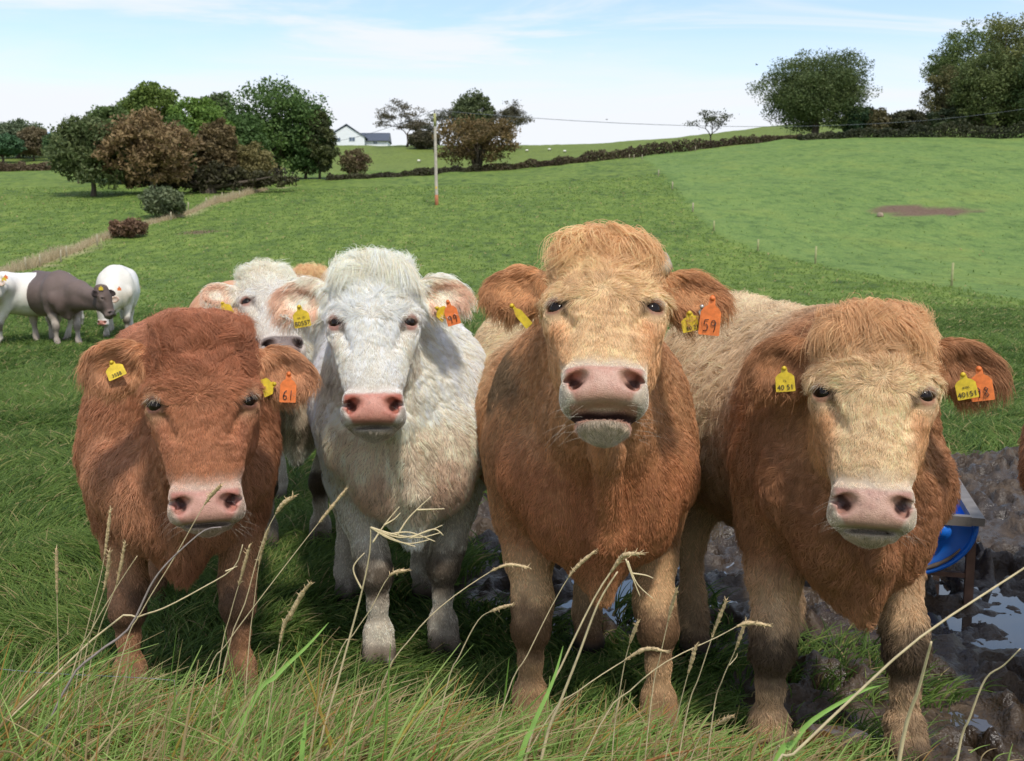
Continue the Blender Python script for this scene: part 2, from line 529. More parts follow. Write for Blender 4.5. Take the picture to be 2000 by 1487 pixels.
def build_body(S, sp, hR, hp, hs):
    S.group = 'body'
    H = sp.get('H', 1.0)
    W = sp.get('W', 1.0)
    S.frame(np.eye(3), np.zeros(3), H)
    S.ell((0, .74, .84), (.37 * W, .66, .37), .12)
    S.ell((0, .16, .90), (.285 * W, .34, .36), .12)
    for x in (-1, 1):
        S.ell((x * .185 * W, .10, .86), (.130 * W, .21, .29), .06)            # shoulder
        S.ell((x * .20 * W, 1.18, .86), (.155 * W, .27, .34), .08)            # thigh
        S.ell((x * .115 * W, -.13, .74), (.105 * W, .12, .18), .05)           # breast
        S.ell((x * .215 * W, -.085, .80), (.075, .075, .11), .05)             # point of the shoulder
        S.cone((x * .10, -.235, .93), (x * .045, -.285, .62), .012, .012, .05, op=-1)   # fold beside the dewlap
    S.ell((0, 1.20, .98), (.27 * W, .32, .27), .10)
    S.cone((0, .20, 1.13), (0, 1.25, 1.14), .12, .13, .10)
    S.ell((0, -.05, .68), (.135, .19, .22), .06)
    S.cone((0, -.19, .80), (0, -.12, .50), .060, .042, .05)                    # brisket
    fl = sp['feet']                              # front left/right, hind left/right foot offsets (cow-local)
    for i, x in enumerate((-1, 1)):
        fx, fy = fl[i]
        S.group = 'leg'
        ex, kx = x * .195 * W, (x * .17 * .45 + fx * .55)
        S.chain([((x * .20 * W, .10, .84), .120), ((ex, .11, .64), .086), ((ex * .6 + kx * .4, .07 + fy * .4, .52), .066), ((kx, fy * .7 + .02, .395), .053),
                 ((fx * .85 + kx * .15, fy * .8 - .002, .33), .057)], .05)
        k3 = (fx * .85 + kx * .15, fy * .8)
        S.ell((k3[0], k3[1] - .020, .335), (.048, .040, .055), .025)                       # knee cap
        S.ell((k3[0] + x * .028, k3[1] + .020, .30), (.026, .03, .035), .02); S.ell((k3[0] - x * .030, k3[1] + .015, .305), (.024, .03, .035), .02)
        S.chain([((k3[0], k3[1] + .004, .30), .048), ((fx * .95 + kx * .05, fy + .004, .215), .032), ((fx, fy + .004, .14), .035)], .03)
        S.cone((k3[0], k3[1] + .036, .28), (fx, fy + .036, .13), .019, .019, .02)          # tendon
        S.ell((fx, fy + .008, .118), (.046, .050, .036), .03)                              # fetlock
        for cx_ in (-1, 1):
            S.ell((fx + cx_ * .026, fy + .052, .095), (.012, .014, .017), .012)            # dewclaw
            S.cone((fx + cx_ * .020, fy - .005, .10), (fx + cx_ * .026, fy - .035, .05), .034, .032, .02)
            S.ell((fx + cx_ * .030, fy - .050, .026), (.031, .062, .042), .012)            # claw
        hx, hy = fl[i + 2]
        S.chain([((x * .19 * W, 1.20, .80), .16), ((x * .18 * W, 1.08 + (hy - 1.25) * .4, .60), .105), ((hx, hy + .08, .44), .056), ((hx, hy + .085, .40), .050),
                 ((hx, hy + .02, .20), .037), ((hx, hy, .12), .046), ((hx, hy - .03, .06), .042)], .05)
        S.ell((hx, hy - .05, .030), (.058, .072, .046), .03)
    S.group = 'tail'
    S.chain([((0, 1.50, 1.10), .045), ((0, 1.57, .95), .028), ((0, 1.56, .55), .024), ((0, 1.55, .42), .045), ((0, 1.55, .28), .02)], .03)
    # neck, from the chest to the back of the head
    S.group = 'body'
    hl = lambda p: (hR @ (np.array(p) * hs) + hp) / H
    nb, nt = np.array((0, .20, 1.00)), hl((0, .13, .045))
    md = (nb + nt) / 2 + np.array((0, 0, sp.get('crest', .02)))
    S.cone(nb, md, .235 * W, .180, .10); S.cone(md, nt, .180, .112, .07)
    th, tl = hl((0, .115, -.085)), np.array((0, -.02, .82))
    S.cone(tl, (th + tl) / 2, .20 * W, .140, .08); S.cone((th + tl) / 2, th, .140, .085, .06)
    dw = sp.get('dewlap', .03)
    if dw:
        t2 = hl((0, .07, -.19)); m2 = (t2 * .45 + np.array((0, -.20, .84)) * .55) + np.array((0, -.05, -.02))
        S.cone(t2 + np.array((0, .03, .0)), m2, dw, dw, .035); S.cone(m2, (0, -.255, .66), dw, dw * 1.15, .035); S.cone((0, -.255, .66), (0, -.17, .47), dw * 1.15, dw * .9, .035)

def make_cow(sp):
    """sp: the animal's place, pose and colours. Returns its body object."""
    yaw = sp['yaw']; base = np.array(sp['base'] + (sp.get('z0', 0.0),), float)
    Rw = rotm(rz=yaw)
    hw = Rw.T @ (np.array(sp['head_at']) - base)             # head origin, cow-local
    hs = sp.get('hs', 1.0)
    hR = rotm(rz=sp.get('hyaw', 0) - yaw) @ rotm(rx=sp['hpitch']) @ rotm(ry=sp.get('hroll', 0))
    S = Shape()
    build_body(S, sp, hR, hw, hs)
    S.frame(hR, hw, hs)
    build_head(S, sp)
    fine, coarse = sp.get('res', (.0065, .017))
    lo = np.min([p.bbox()[0] for p in S.prims if p.op > 0], axis=0); hi = np.max([p.bbox()[1] for p in S.prims if p.op > 0], axis=0)
    hp = [p for p in S.prims if p.group in ('head', 'earL', 'earR') and p.op > 0]
    flo = np.min([p.bbox()[0] + p.k + .045 for p in hp], axis=0); fhi = np.max([p.bbox()[1] - p.k - .045 for p in hp], axis=0)
    axes = [grid_axis(lo[i], hi[i], flo[i], fhi[i], fine, coarse) for i in range(3)]
    v, q = S.mesh(axes)
    nrm = norm(S.grad(v, idx=S.ix))
    reg = region_of(S, v, S.ix)
    cols, wet, hl_ = paint(sp, S, v, nrm, reg, hR, hw, hs)
    # soft folds and lumps of the hide
    body = (reg == 0)
    amp = np.where(body, .0075, np.where(reg == 2, .0022, .0))
    v = v + nrm * (amp * fbm(v * np.array((1.4, 1.4, .6)), 8, 3, sp['seed']))[:, None]
    ob = mesh_from(sp['name'], v, q, True, HIDE, cols, {'wet': wet})
    ob.location = base; ob.rotation_euler = (0, 0, yaw)
    if sp.get('hairs', 0):
        grow_fur(sp, S, ob, v, q, hR, hw, hs)
    # eyes
    if sp.get('eyes', True):
        for x in (-1, 1):
            c = hR @ (np.array((x * .1120 * sp.get('hw', 1.0), -.0545, .0005)) * hs) + hw
            eye = uvsphere('eye', c, .0240 * hs, EYE, ob)
    for p in S.prims: pass
    sp['_'] = (S, hR, hw, hs, Rw, base, ob)
    return ob

def uvsphere(name, c, r, mat, parent, n=16):
    vs, fs3, fs4 = [], [], []
    for i in range(1, n):
        for j in range(2 * n):
            a, b = math.pi * i / n, math.pi * j / n
            vs.append((c[0] + r * math.sin(a) * math.cos(b), c[1] + r * math.sin(a) * math.sin(b), c[2] + r * math.cos(a)))
    m = 2 * n
    for i in range(n - 2):
        for j in range(m):
            fs4.append((i * m + j, (i + 1) * m + j, (i + 1) * m + (j + 1) % m, i * m + (j + 1) % m))
    vs += [(c[0], c[1], c[2] + r), (c[0], c[1], c[2] - r)]
    t, b = len(vs) - 2, len(vs) - 1
    for j in range(m):
        fs3.append((t, j, (j + 1) % m)); fs3.append((b, (n - 2) * m + (j + 1) % m, (n - 2) * m + j))
    return mesh_from(name, vs, [np.array(fs3), np.array(fs4)], True, mat, parent=parent)

def region_of(S, v, idx=None):
    """0 body, 1 leg, 2 head, 3 left ear, 4 right ear, 5 tail"""
    idx = idx or S.index(v)
    d = np.stack([S.points(v, (g,), idx) for g in ('body', 'leg', 'head', 'earL', 'earR', 'tail')], axis=1)
    d[:, 0] -= .003
    # the base of a leg belongs to the body
    d[:, 1] += np.clip((v[:, 2] - .50) * .5, 0, .2)
    S.legw = sstep(.05, -.025, d[:, 1] - d[:, 0])
    return np.argmin(d, axis=1)

def paint(sp, S, v, n, reg, hR, hp, hs):
    """the animal's own colours: rgb, wetness of bare skin, hair length factor"""
    h = ((v - hp) @ hR) / hs
    x, y, z = h[:, 0], h[:, 1], unwarp_z(h[:, 2], sp.get('zs', (1.20, 1.06)))
    pal = sp['pal']
    nz1 = fbm(v, 6, 3, sp['seed'] + 3); nz2 = fbm(v, 28, 3, sp['seed'] + 5)
    c = np.tile(pal['body'], (len(v), 1)).astype(np.float32)
    ysp = v[:, 1]; zz = v[:, 2]
    c = mixv(c, pal['chest'], sstep(.10, -.12, ysp) * sstep(.45, .60, zz) * sstep(1.0, .8, zz))
    c = mixv(c, pal['back'], sstep(sp.get('backy', .35), sp.get('backy', .35) + .4, ysp + .5 * nz1 * .3) * sstep(.55, .95, zz))
    c = mixv(c, pal['back'], sstep(1.08, 1.22, zz) * sstep(.0, .3, ysp) * .8)
    c = mixv(c, pal['belly'], sstep(.62, .48, zz) * (reg == 0) * sstep(.0, .2, ysp))
    leg = reg == 1
    lc = mixv(np.tile(pal['leg'], (len(v), 1)), pal['legdark'], sstep(.05, -.35, nz1) * .35)
    kz = sstep(.44, .35, zz + .05 * nz2) * sstep(.19, .27, zz + .04 * nz2) * sstep(.06, -.02, ysp - .04) + sstep(.13, .05, zz)
    kz = kz * sstep(-.45, .15, nz2 + .3 + sp.get('mud', .2))
    kz = np.maximum(kz, sstep(.30, .02, zz) * sstep(-.10, .45, nz2 + .8 * nz1 + .25) * .8)
    lc = mixv(lc, pal['mud'], np.clip(kz * sp.get('kneemud', .85), 0, 1))
    tl = sstep(.64, .46, zz + .04 * nz1) * S.legw * ((reg == 0) | leg)
    c = mixv(c, lc, np.clip(tl, 0, 1))
    c = mixv(c, L(52, 42, 34), leg * sstep(.055, .035, zz))                  # hooves
    # head
    hd = (reg == 2)
    fc = np.tile(pal['face'], (len(v), 1)).astype(np.float32)
    fc = mixv(fc, pal['cheek'], sstep(.060, .115, np.abs(x) + .012 * nz2) * sstep(.03, -.06, z))
    fc = mixv(fc, pal['cheek'], sstep(.02, .07, y))
    fc = mixv(fc, pal['brow'], sstep(.02, .11, z + .02 * nz2) * .9)
    fc = mixv(fc, pal['poll'] * .6 + pal['brow'] * .4, sstep(.12, .21, z + .02 * nz2))
    ex = np.sqrt((np.abs(x) - .117 * sp.get('hw', 1)) ** 2 + (y + .06) ** 2 + (z - .002) ** 2)
    fc = mixv(fc, pal['eyering'], sstep(.055, .026, ex + .010 * nz2) * .45)
    mz = sstep(-.150, -.205, z + .014 * nz2 - .30 * np.maximum(np.abs(x) - .065, 0)) * sstep(.06, .0, y)
    fc = mixv(fc, pal['ring'], mz * .92)
    fc = mixv(fc, pal['ring'] * np.array((.62, .60, .55)), sstep(-.274, -.290, z) * sstep(.06, .0, y) * .95)
    px_ = np.abs(x) / (.084 - .60 * np.clip(-.235 - z, 0, .06))
    pad = sstep(1.12, .95, px_ + .07 * nz2) * sstep(-.192, -.203, z + .004 * nz2) * sstep(-.284, -.274, z) * sstep(-.066, -.082, y)
    pc = mixv(np.tile(pal['pad'], (len(v), 1)), pal['pad2'], np.clip(sstep(-.1, .5, fbm(v, 45, 3, 9)) * .5 + sstep(.042, .070, np.abs(x)) * .8 + sstep(-.215, -.200, z) * .5, 0, 1))
    pc = pc * (1 - .35 * sstep(.35, .7, fbm(v, 130, 2, 21)))[:, None]
    pc = mixv(pc, pal['pad'] * np.array((.70, .66, .62)), sstep(-.245, -.275, z) * .7)
    fc = mixv(fc, pc * 1.25, pad)
    fc = mixv(fc, pal['lip'], sstep(-.274, -.283, z) * sstep(-.296, -.288, z) * .55 * sstep(.02, -.02, y))
    an = -.232 + (np.abs(x) - .0545) * .75
    nost = sstep(.019, .008, np.sqrt(((np.abs(x) - .061) * .75) ** 2 + (z - an) ** 2)) * sstep(-.116, -.098, y) * (y < -.05)
    fc = mixv(fc, L(58, 30, 26), np.clip(nost * 1.3, 0, .92))
    fc = mixv(fc, pal['lid'], sstep(.029, .024, ex) * .8)
    fc = mixv(fc, L(70, 40, 32), sstep(.020, .008, np.sqrt((np.abs(x) - .094 * sp.get('hw', 1)) ** 2 + (z + .006) ** 2)) * sstep(-.05, -.07, y) * .7)
    mo = sp.get('mouth', 0)
    if mo:
        inm = sstep(-.276, -.281, z) * sstep(-.312, -.304, z) * (np.abs(x) < .075) * (y < -.01)
        fc = mixv(fc, L(196, 142, 126), inm * .85)
        fc = mixv(fc, L(70, 42, 36), inm * sstep(-.070, -.045, y) * sstep(-.302, -.296, z))
    c = np.where(hd[:, None], fc, c)
    # blend head colour into the neck behind the jaw
    nb = (reg == 0) * sstep(.28, .12, np.linalg.norm(h * np.array((1, .8, .8)), axis=1))
    c = mixv(c, pal['cheek'], nb * .6)
    # ears
    for g, key in ((3, 'earL'), (4, 'earR')):
        e = sp[key]
        q = (h - e['base']) @ e['R']
        inner = sstep(.004, -.012, q[:, 1]) * sstep(.065, .045, np.abs(q[:, 2])) * sstep(.04, .07, np.abs(q[:, 0]))
        ec = mixv(np.tile(pal['ear'], (len(v), 1)), pal['earin'], inner)
        c = np.where((reg == g)[:, None], ec, c)
    c = np.where((reg == 5)[:, None], pal['back'] * .8, c)
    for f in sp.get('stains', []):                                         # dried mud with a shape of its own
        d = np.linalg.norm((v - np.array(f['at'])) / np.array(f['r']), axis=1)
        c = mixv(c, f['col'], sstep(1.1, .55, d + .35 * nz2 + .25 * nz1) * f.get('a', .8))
    c = c * (1 + .08 * nz1 + .05 * nz2)[:, None]
    lum = c.mean(axis=1, keepdims=True); c = (c * .90 + lum * .10) * np.array(sp.get('tint', (1, 1, 1)))
    wet = np.where(hd, np.clip(pad + nost + (sstep(.030, .023, ex)), 0, 1), 0)
    hl_ = np.ones(len(v))
    return np.clip(c, .004, .95).astype(np.float32), wet.astype(np.float32), hl_

def grow_fur(sp, S, ob, v, q, hR, hp, hs):
    rng = np.random.default_rng(sp['seed'])
    N = sp['hairs']
    tri = np.concatenate([q[:, [0, 1, 2]], q[:, [0, 2, 3]]])
    a, b, c = v[tri[:, 0]], v[tri[:, 1]], v[tri[:, 2]]
    cr = np.cross(b - a, c - a); area = np.linalg.norm(cr, axis=1) * .5
    fn = norm(cr); ctr = (a + b + c) / 3
    Rw = rotm(rz=sp['yaw']); base = np.array(ob.location)
    camv = norm((np.array((0, 0, CAM_H)) - (ctr @ Rw.T + base)))
    face = np.sum((fn @ Rw.T) * camv, axis=1)
    hz = ((ctr - hp) @ hR) / hs
    nh = np.linalg.norm(hz, axis=1)
    w = area * np.where(face < -.35, .06, np.where(face < 0, .6, 1.0)) * np.where(nh < .36, 4.2, 1.0) * np.where((ctr[:, 1] > .6) & (nh > .4), sp.get('backd', .5), 1.0)
    # the poll tuft
    pol = sstep(.155, .185, hz[:, 2]) * (nh < .32) * (hz[:, 1] < .085)
    w = w * (1 + 1.0 * pol)
    cdf = np.cumsum(w); t = np.searchsorted(cdf, rng.random(N) * cdf[-1])
    r1, r2 = np.sqrt(rng.random(N)), rng.random(N)
    p = a[t] * (1 - r1)[:, None] + b[t] * (r1 * (1 - r2))[:, None] + c[t] * (r1 * r2)[:, None]
    ix = S.index(p); n = norm(S.grad(p, idx=ix)); reg = region_of(S, p, ix)
    cols, wet, _ = paint(sp, S, p, n, reg, hR, hp, hs)
    h = ((p - hp) @ hR) / hs; x, y, z = h[:, 0], h[:, 1], unwarp_z(h[:, 2], sp.get('zs', (1.20, 1.06)))
    hl = sp['fur']
    length = np.full(N, hl['body']); lift = np.full(N, hl.get('lift', .13)); wave = np.full(N, hl.get('wave', .12)); droop = np.full(N, .15); wid = np.full(N, hl.get('wid', .00080))
    tuft = np.full(N, hl.get('tuft', .24))
    d = np.tile(np.array((0, .45, -1.0)), (N, 1))
    sh = p[:, 1] > .35
    length = np.where(sh, hl['back'], length)
    d[:, 1] += sstep(.2, .6, p[:, 1]) * .5
    d[:, 0] += .25 * np.sign(p[:, 0])
    leg = reg == 1
    length = np.where(leg, hl['leg'] * sstep(.0, .12, p[:, 2]) , length)
    length = np.where(leg & (p[:, 2] < .055), 0, length)
    lift = np.where(leg, .22, lift); d[leg] = (0, .15, -1)
    hd = reg == 2
    # whorl between the eyes
    dh = np.stack([x / .10, np.zeros(N), (z - sp.get('whorl', .03)) / .10 + .15], axis=1)
    dh[:, 2] = np.where(z < .0, -1 - 0 * z, dh[:, 2])
    dh[:, 0] = np.where(z < -.02, x * 3, dh[:, 0])
    dh = norm(dh + .25 * vnoise3(p, 30, sp['seed']))
    dh = np.where((y > .045)[:, None], np.array((0, .6, -.8)), dh)
    dw = dh @ hR.T
    d = np.where(hd[:, None], dw, d)
    fl = np.interp(z, [-.36, -.29, -.25, -.20, -.17, -.08, 0, .06, .12, .17, .26], [.006, .003, .003, .004, .008, .013, .020, .030, .038, .045, .05])
    fl = fl * sp.get('faceL', 1.0)
    fl = np.where(y > .045, .018, fl)
    chin = (z < -.295) & (y < .03); fl = np.where(chin, .011, fl)
    ex = np.sqrt((np.abs(x) - .117 * sp.get('hw', 1)) ** 2 + (y + .06) ** 2 + (z - .002) ** 2)
    fl = np.where(ex < .042, .006, fl); fl = np.where(ex < .030, 0, fl)
    fl = np.where(wet > .25, 0, fl)
    length = np.where(hd, fl, length)
    lift = np.where(hd, .22, lift); wid = np.where(hd, np.where(z < -.15, .0004, .00062), wid)
    wave = np.where(hd, .10 + .14 * sstep(-.02, .08, z), wave)
    # poll tuft: thrown forward, then hanging over the brow in locks
    lock = vnoise3(p, 34, sp['seed'] + 40)
    pt = hd & (z + .022 * rng.standard_normal(N) + .025 * lock[:, 0] > .172 + .35 * np.maximum(np.abs(x) - .085, 0)) & (y < .10)
    dp = np.stack([x * 6.5 + .55 * lock[:, 0], -.75 + 1.1 * sstep(.0, .06, y) + .45 * lock[:, 1], -.05 + .55 * lock[:, 2]], axis=1) @ hR.T
    d = np.where(pt[:, None], dp, d)
    length = np.where(pt, hl['poll'] * (.5 + .7 * rng.random(N)) * (1 + .4 * lock[:, 1]) * (.40 + .60 * sstep(.15, .21, z)) * (.45 + .55 * sstep(.135, .07, np.abs(x))), length)
    lift = np.where(pt, hl.get('plift', .20) * (1 + 1.2 * sstep(.165, .225, z)), lift); droop = np.where(pt, .55, droop); wave = np.where(pt, hl.get('pollwave', .16), wave); wid = np.where(pt, .0008, wid)
    tuft = np.where(hd & ~pt, .04 + .75 * sstep(-.03, .08, z), tuft); tuft = np.where(pt, hl.get('ptuft', .25), tuft)
    for g, key in ((3, 'earL'), (4, 'earR')):
        e = sp[key]; m = reg == g
        qe = (h - e['base']) @ e['R']
        de = np.stack([e['side'] * (.55 + 0 * x), -.25 * np.sign(-qe[:, 1] + .004), qe[:, 2] / .07 * .75 - .25], axis=1)
        de = de @ e['R'].T @ hR.T; de[:, 2] -= .35
        d = np.where(m[:, None], de, d)
        edge = sstep(.5, 1.0, np.sqrt((qe[:, 2] / .07) ** 2 + (np.maximum(np.abs(qe[:, 0]) - .10, 0) / .09) ** 2))
        length = np.where(m, hl['ear'] * (.75 + .45 * edge), length)
        lift = np.where(m, .30, lift); droop = np.where(m, .30, droop); wave = np.where(m, .10, wave); wid = np.where(m, .0008, wid); tuft = np.where(m, .35, tuft)
    tl = reg == 5
    length = np.where(tl, np.where(p[:, 2] < .5, .10, .02), length)
    # tangent direction, combed in locks
    big = vnoise3(p, 16, sp['seed'] + 11); sm = vnoise3(p, 55, sp['seed'] + 23)
    d = norm(d) + tuft[:, None] * (.6 * big + .8 * sm) + .11 * rng.standard_normal((N, 3))
    d = d - np.sum(d * n, axis=1)[:, None] * n
    d = norm(d)
    length = length * (.7 + .6 * rng.random(N)) * (1 + .25 * sm[:, 0])
    keep = length > .0015
    hh_ = (hd | (reg == 3) | (reg == 4))[keep]; ear_k = ((reg == 3) | (reg == 4) | (reg == 5))[keep]
    p, n, d, length, lift, wave, droop, wid, cols, pt, big, sm = [q_[keep] for q_ in (p, n, d, length, lift, wave, droop, wid, cols, pt, big, sm)]
    # shed what cannot be seen even from a step to the side is left to the density above
    K = 6
    pts = np.zeros((len(p), K, 3)); rr = np.zeros((len(p), K))
    bn = np.cross(n, d)
    ph = 6.28 * (.5 + .5 * sm[:, 1]) + big[:, 0] * 5 + .5 * rng.random(len(p))
    fq = np.where(pt, 5.5, 4.0) * (.8 + .4 * rng.random(len(p)))
    down = np.tile(np.array((0, 0, -1.0)), (len(p), 1))
    tang = down - np.sum(down * n, axis=1)[:, None] * n
    free = (pt | ear_k)[:, None]
    down = np.where(free, down, tang)
    lift = np.where(free[:, 0], lift, np.maximum(lift, .26))
    sag = np.where(free[:, 0], .55, .30)
    for i in range(K):
        s = i / (K - 1)
        w_ = (np.sin(ph + fq * s) - np.sin(ph)) * wave
        w2 = (np.cos(ph * 1.3 + fq * s) - np.cos(ph * 1.3)) * wave * .5
        pts[:, i] = p - n * .0004 + length[:, None] * (d * s + n * (lift * s * (1 - sag * s))[:, None] + bn * w_[:, None] + n * np.maximum(w2, -.1 * s)[:, None] + down * (droop * s * s)[:, None])
        rr[:, i] = wid * hs * (1 - .80 * s ** 1.5)
    lk = 1 + .06 * big[:, 1] + np.where(hh_, .17, .05) * sm[:, 2] + np.where(hh_, 0, .22) * vnoise(p * np.array((1, 1, .22)), 75, sp['seed'] + 71) + .14 * rng.standard_normal(len(p))
    lum = cols.mean(axis=1, keepdims=True)
    cc = np.clip((cols * .88 + lum * .12) * (1.62 * np.clip(lk, .6, 1.45))[:, None], .004, .92)
    # whiskers on the muzzle, lashes over the eyes
    nw = 34
    sd = np.where(rng.random(nw) < .5, -1.0, 1.0)
    wp = np.stack([sd * rng.uniform(.045, .088, nw), rng.uniform(-.105, -.05, nw), rng.uniform(-.345, -.262, nw)], axis=1)
    wd_ = norm(np.stack([sd * rng.uniform(.5, 1.2, nw), rng.uniform(-.9, .1, nw), rng.uniform(-.7, .1, nw)], axis=1)); wl_ = rng.uniform(.03, .065, nw); ww = np.full(nw, .00022)
    nl = 70
    s2 = np.where(np.arange(nl) % 2 == 0, -1.0, 1.0); tt = rng.random(nl); hwid = sp.get('hw', 1.0)
    lp = np.stack([s2 * (.100 + .040 * tt) * hwid, -.084 + .028 * tt, .019 + .003 * rng.standard_normal(nl)], axis=1)
    ld = norm(np.stack([s2 * (.1 + .5 * tt), -.9 + .3 * tt, -.35 + .25 * rng.standard_normal(nl)], axis=1)); ll_ = rng.uniform(.014, .026, nl); lw = np.full(nl, .00045)
    ep, ed, el_, ew = np.concatenate([wp, lp]), np.concatenate([wd_, ld]), np.concatenate([wl_, ll_]), np.concatenate([ww, lw])
    xp = np.zeros((nw + nl, K, 3)); xr_ = np.zeros((nw + nl, K))
    for i in range(K):
        s = i / (K - 1)
        xp[:, i] = ((ep + ed * (el_ * s)[:, None] + np.array((0, 0, -.22)) * (el_ * s * s)[:, None]) * hs) @ hR.T + hp
        xr_[:, i] = ew * (1 - .8 * s)
    pts = np.concatenate([pts, xp]); rr = np.concatenate([rr, xr_]); cc = np.concatenate([cc, np.tile(np.array((.62, .54, .44)), (nw + nl, 1))])
    f = curves_from('fur', pts, rr, cc, FUR, ob)
    f['kind'] = 'stuff'
    return f

def mat_hide():
    m, nt, b = mat_new("cattle_hide")
    a = nt.nodes.new("ShaderNodeAttribute"); a.attribute_name = "col"
    w = nt.nodes.new("ShaderNodeAttribute"); w.attribute_name = "wet"
    t = nt.nodes.new("ShaderNodeTexCoord")
    n = nt.nodes.new("ShaderNodeTexNoise"); n.inputs['Scale'].default_value = 160; n.inputs['Detail'].default_value = 4
    mp_ = nt.nodes.new("ShaderNodeMapping"); mp_.inputs['Scale'].default_value = (1, 1, .45)
    nt.links.new(t.outputs['Object'], mp_.inputs[0]); nt.links.new(mp_.outputs[0], n.inputs['Vector'])
    r = nt.nodes.new("ShaderNodeMapRange"); r.inputs['From Min'].default_value = .3; r.inputs['From Max'].default_value = .7
    r.inputs['To Min'].default_value = .68; r.inputs['To Max'].default_value = .84
    nt.links.new(n.outputs[0], r.inputs[0])
    sc = nt.nodes.new("ShaderNodeVectorMath"); sc.operation = 'SCALE'
    nt.links.new(a.outputs['Color'], sc.inputs[0]); nt.links.new(r.outputs[0], sc.inputs['Scale'])
    nt.links.new(sc.outputs[0], b.inputs['Base Color'])
    rr = nt.nodes.new("ShaderNodeMapRange"); rr.inputs['To Min'].default_value = .75; rr.inputs['To Max'].default_value = .38
    nt.links.new(w.outputs['Fac'], rr.inputs[0]); nt.links.new(rr.outputs[0], b.inputs['Roughness'])
    b.inputs['Specular IOR Level'].default_value = .35
    b.inputs['Subsurface Weight'].default_value = 0.0
    bp = nt.nodes.new("ShaderNodeBump"); bp.inputs['Strength'].default_value = .35; bp.inputs['Distance'].default_value = .003
    vo = nt.nodes.new("ShaderNodeTexVoronoi"); vo.inputs['Scale'].default_value = 320
    nt.links.new(t.outputs['Object'], vo.inputs['Vector'])
    ml = nt.nodes.new("ShaderNodeMath"); ml.operation = 'MULTIPLY'
    nt.links.new(vo.outputs['Distance'], ml.inputs[0]); nt.links.new(w.outputs['Fac'], ml.inputs[1])
    sm_ = nt.nodes.new("ShaderNodeMath"); sm_.operation = 'MULTIPLY_ADD'; sm_.inputs[1].default_value = -.8
    nt.links.new(ml.outputs[0], sm_.inputs[0]); nt.links.new(n.outputs[0], sm_.inputs[2])
    nt.links.new(sm_.outputs[0], bp.inputs['Height']); nt.links.new(bp.outputs[0], b.inputs['Normal'])
    return m
def mat_fur():
    m, nt, b = mat_new("cattle_hair")
    a = nt.nodes.new("ShaderNodeAttribute"); a.attribute_name = "col"
    nt.links.new(a.outputs['Color'], b.inputs['Base Color'])
    b.inputs['Roughness'].default_value = .55
    b.inputs['Specular IOR Level'].default_value = .28
    tr = nt.nodes.new("ShaderNodeBsdfTranslucent"); nt.links.new(a.outputs['Color'], tr.inputs['Color'])
    mx_ = nt.nodes.new("ShaderNodeMixShader"); mx_.inputs[0].default_value = .3
    nt.links.new(b.outputs[0], mx_.inputs[1]); nt.links.new(tr.outputs[0], mx_.inputs[2])
    nt.links.new(mx_.outputs[0], nt.nodes["Material Output"].inputs['Surface'])
    return m
HIDE, FUR = mat_hide(), mat_fur()
EYE, _nt, _b = mat_new("eye_dark")
_b.inputs['Base Color'].default_value = (.012, .007, .005, 1); _b.inputs['Roughness'].default_value = .12; _b.inputs['Specular IOR Level'].default_value = .22
# ------------------------------------------------------------------ the herd
def ear(droop=12, sweep=8, twist=0, **k):
    return dict(droop=rad(droop), sweep=rad(sweep), twist=rad(twist), **k)
PINK = dict(pad=L(214, 158, 140), pad2=L(200, 128, 112), lip=L(150, 135, 120), lid=L(112, 62, 50))
def foot_world(px, py): g = ground_at(px, py); return (g.x, g.y)

RED = dict(body=L(170, 108, 68), chest=L(180, 122, 82), back=L(184, 118, 80), belly=L(164, 110, 74), leg=L(188, 134, 90), legdark=L(152, 100, 64), mud=L(78, 56, 42),
           face=L(180, 114, 70), cheek=L(170, 106, 66), brow=L(168, 102, 62), poll=L(172, 106, 66), eyering=L(205, 160, 120), ring=L(222, 190, 170), ear=L(192, 134, 84), earin=L(178, 122, 78), **PINK)
WHITE = dict(body=L(228, 220, 206), chest=L(208, 190, 168), back=L(226, 222, 216), belly=L(192, 182, 168), leg=L(212, 202, 186), legdark=L(184, 172, 156), mud=L(88, 72, 56),
             face=L(222, 216, 208), cheek=L(212, 202, 188), brow=L(220, 210, 194), poll=L(228, 216, 194), eyering=L(226, 214, 204), ring=L(224, 212, 204), ear=L(226, 212, 196), earin=L(206, 166, 140),
             pad=L(204, 140, 124), pad2=L(188, 108, 92), lip=L(150, 138, 120), lid=L(170, 100, 80))
TAN = dict(body=L(184, 130, 84), chest=L(170, 106, 60), back=L(216, 184, 146), belly=L(184, 128, 82), leg=L(208, 166, 120), legdark=L(180, 132, 88), mud=L(122, 88, 58),
           face=L(220, 180, 134), cheek=L(204, 150, 98), brow=L(216, 172, 122), poll=L(212, 162, 108), eyering=L(228, 190, 152), ring=L(222, 200, 186), ear=L(192, 136, 82), earin=L(170, 114, 66),
           pad=L(206, 158, 142), pad2=L(194, 128, 112), lip=L(150, 136, 120), lid=L(150, 84, 64))
BUFF = dict(body=L(170, 116, 72), chest=L(160, 104, 62), back=L(216, 186, 150), belly=L(176, 134, 94), leg=L(198, 160, 120), legdark=L(168, 128, 90), mud=L(76, 58, 42),
            face=L(222, 186, 144), cheek=L(198, 144, 92), brow=L(212, 166, 116), poll=L(202, 150, 98), eyering=L(228, 194, 160), ring=L(222, 198, 182), ear=L(170, 114, 66), earin=L(150, 98, 56),
            pad=L(206, 160, 144), pad2=L(182, 130, 118), lip=L(160, 146, 130), lid=L(180, 116, 90))

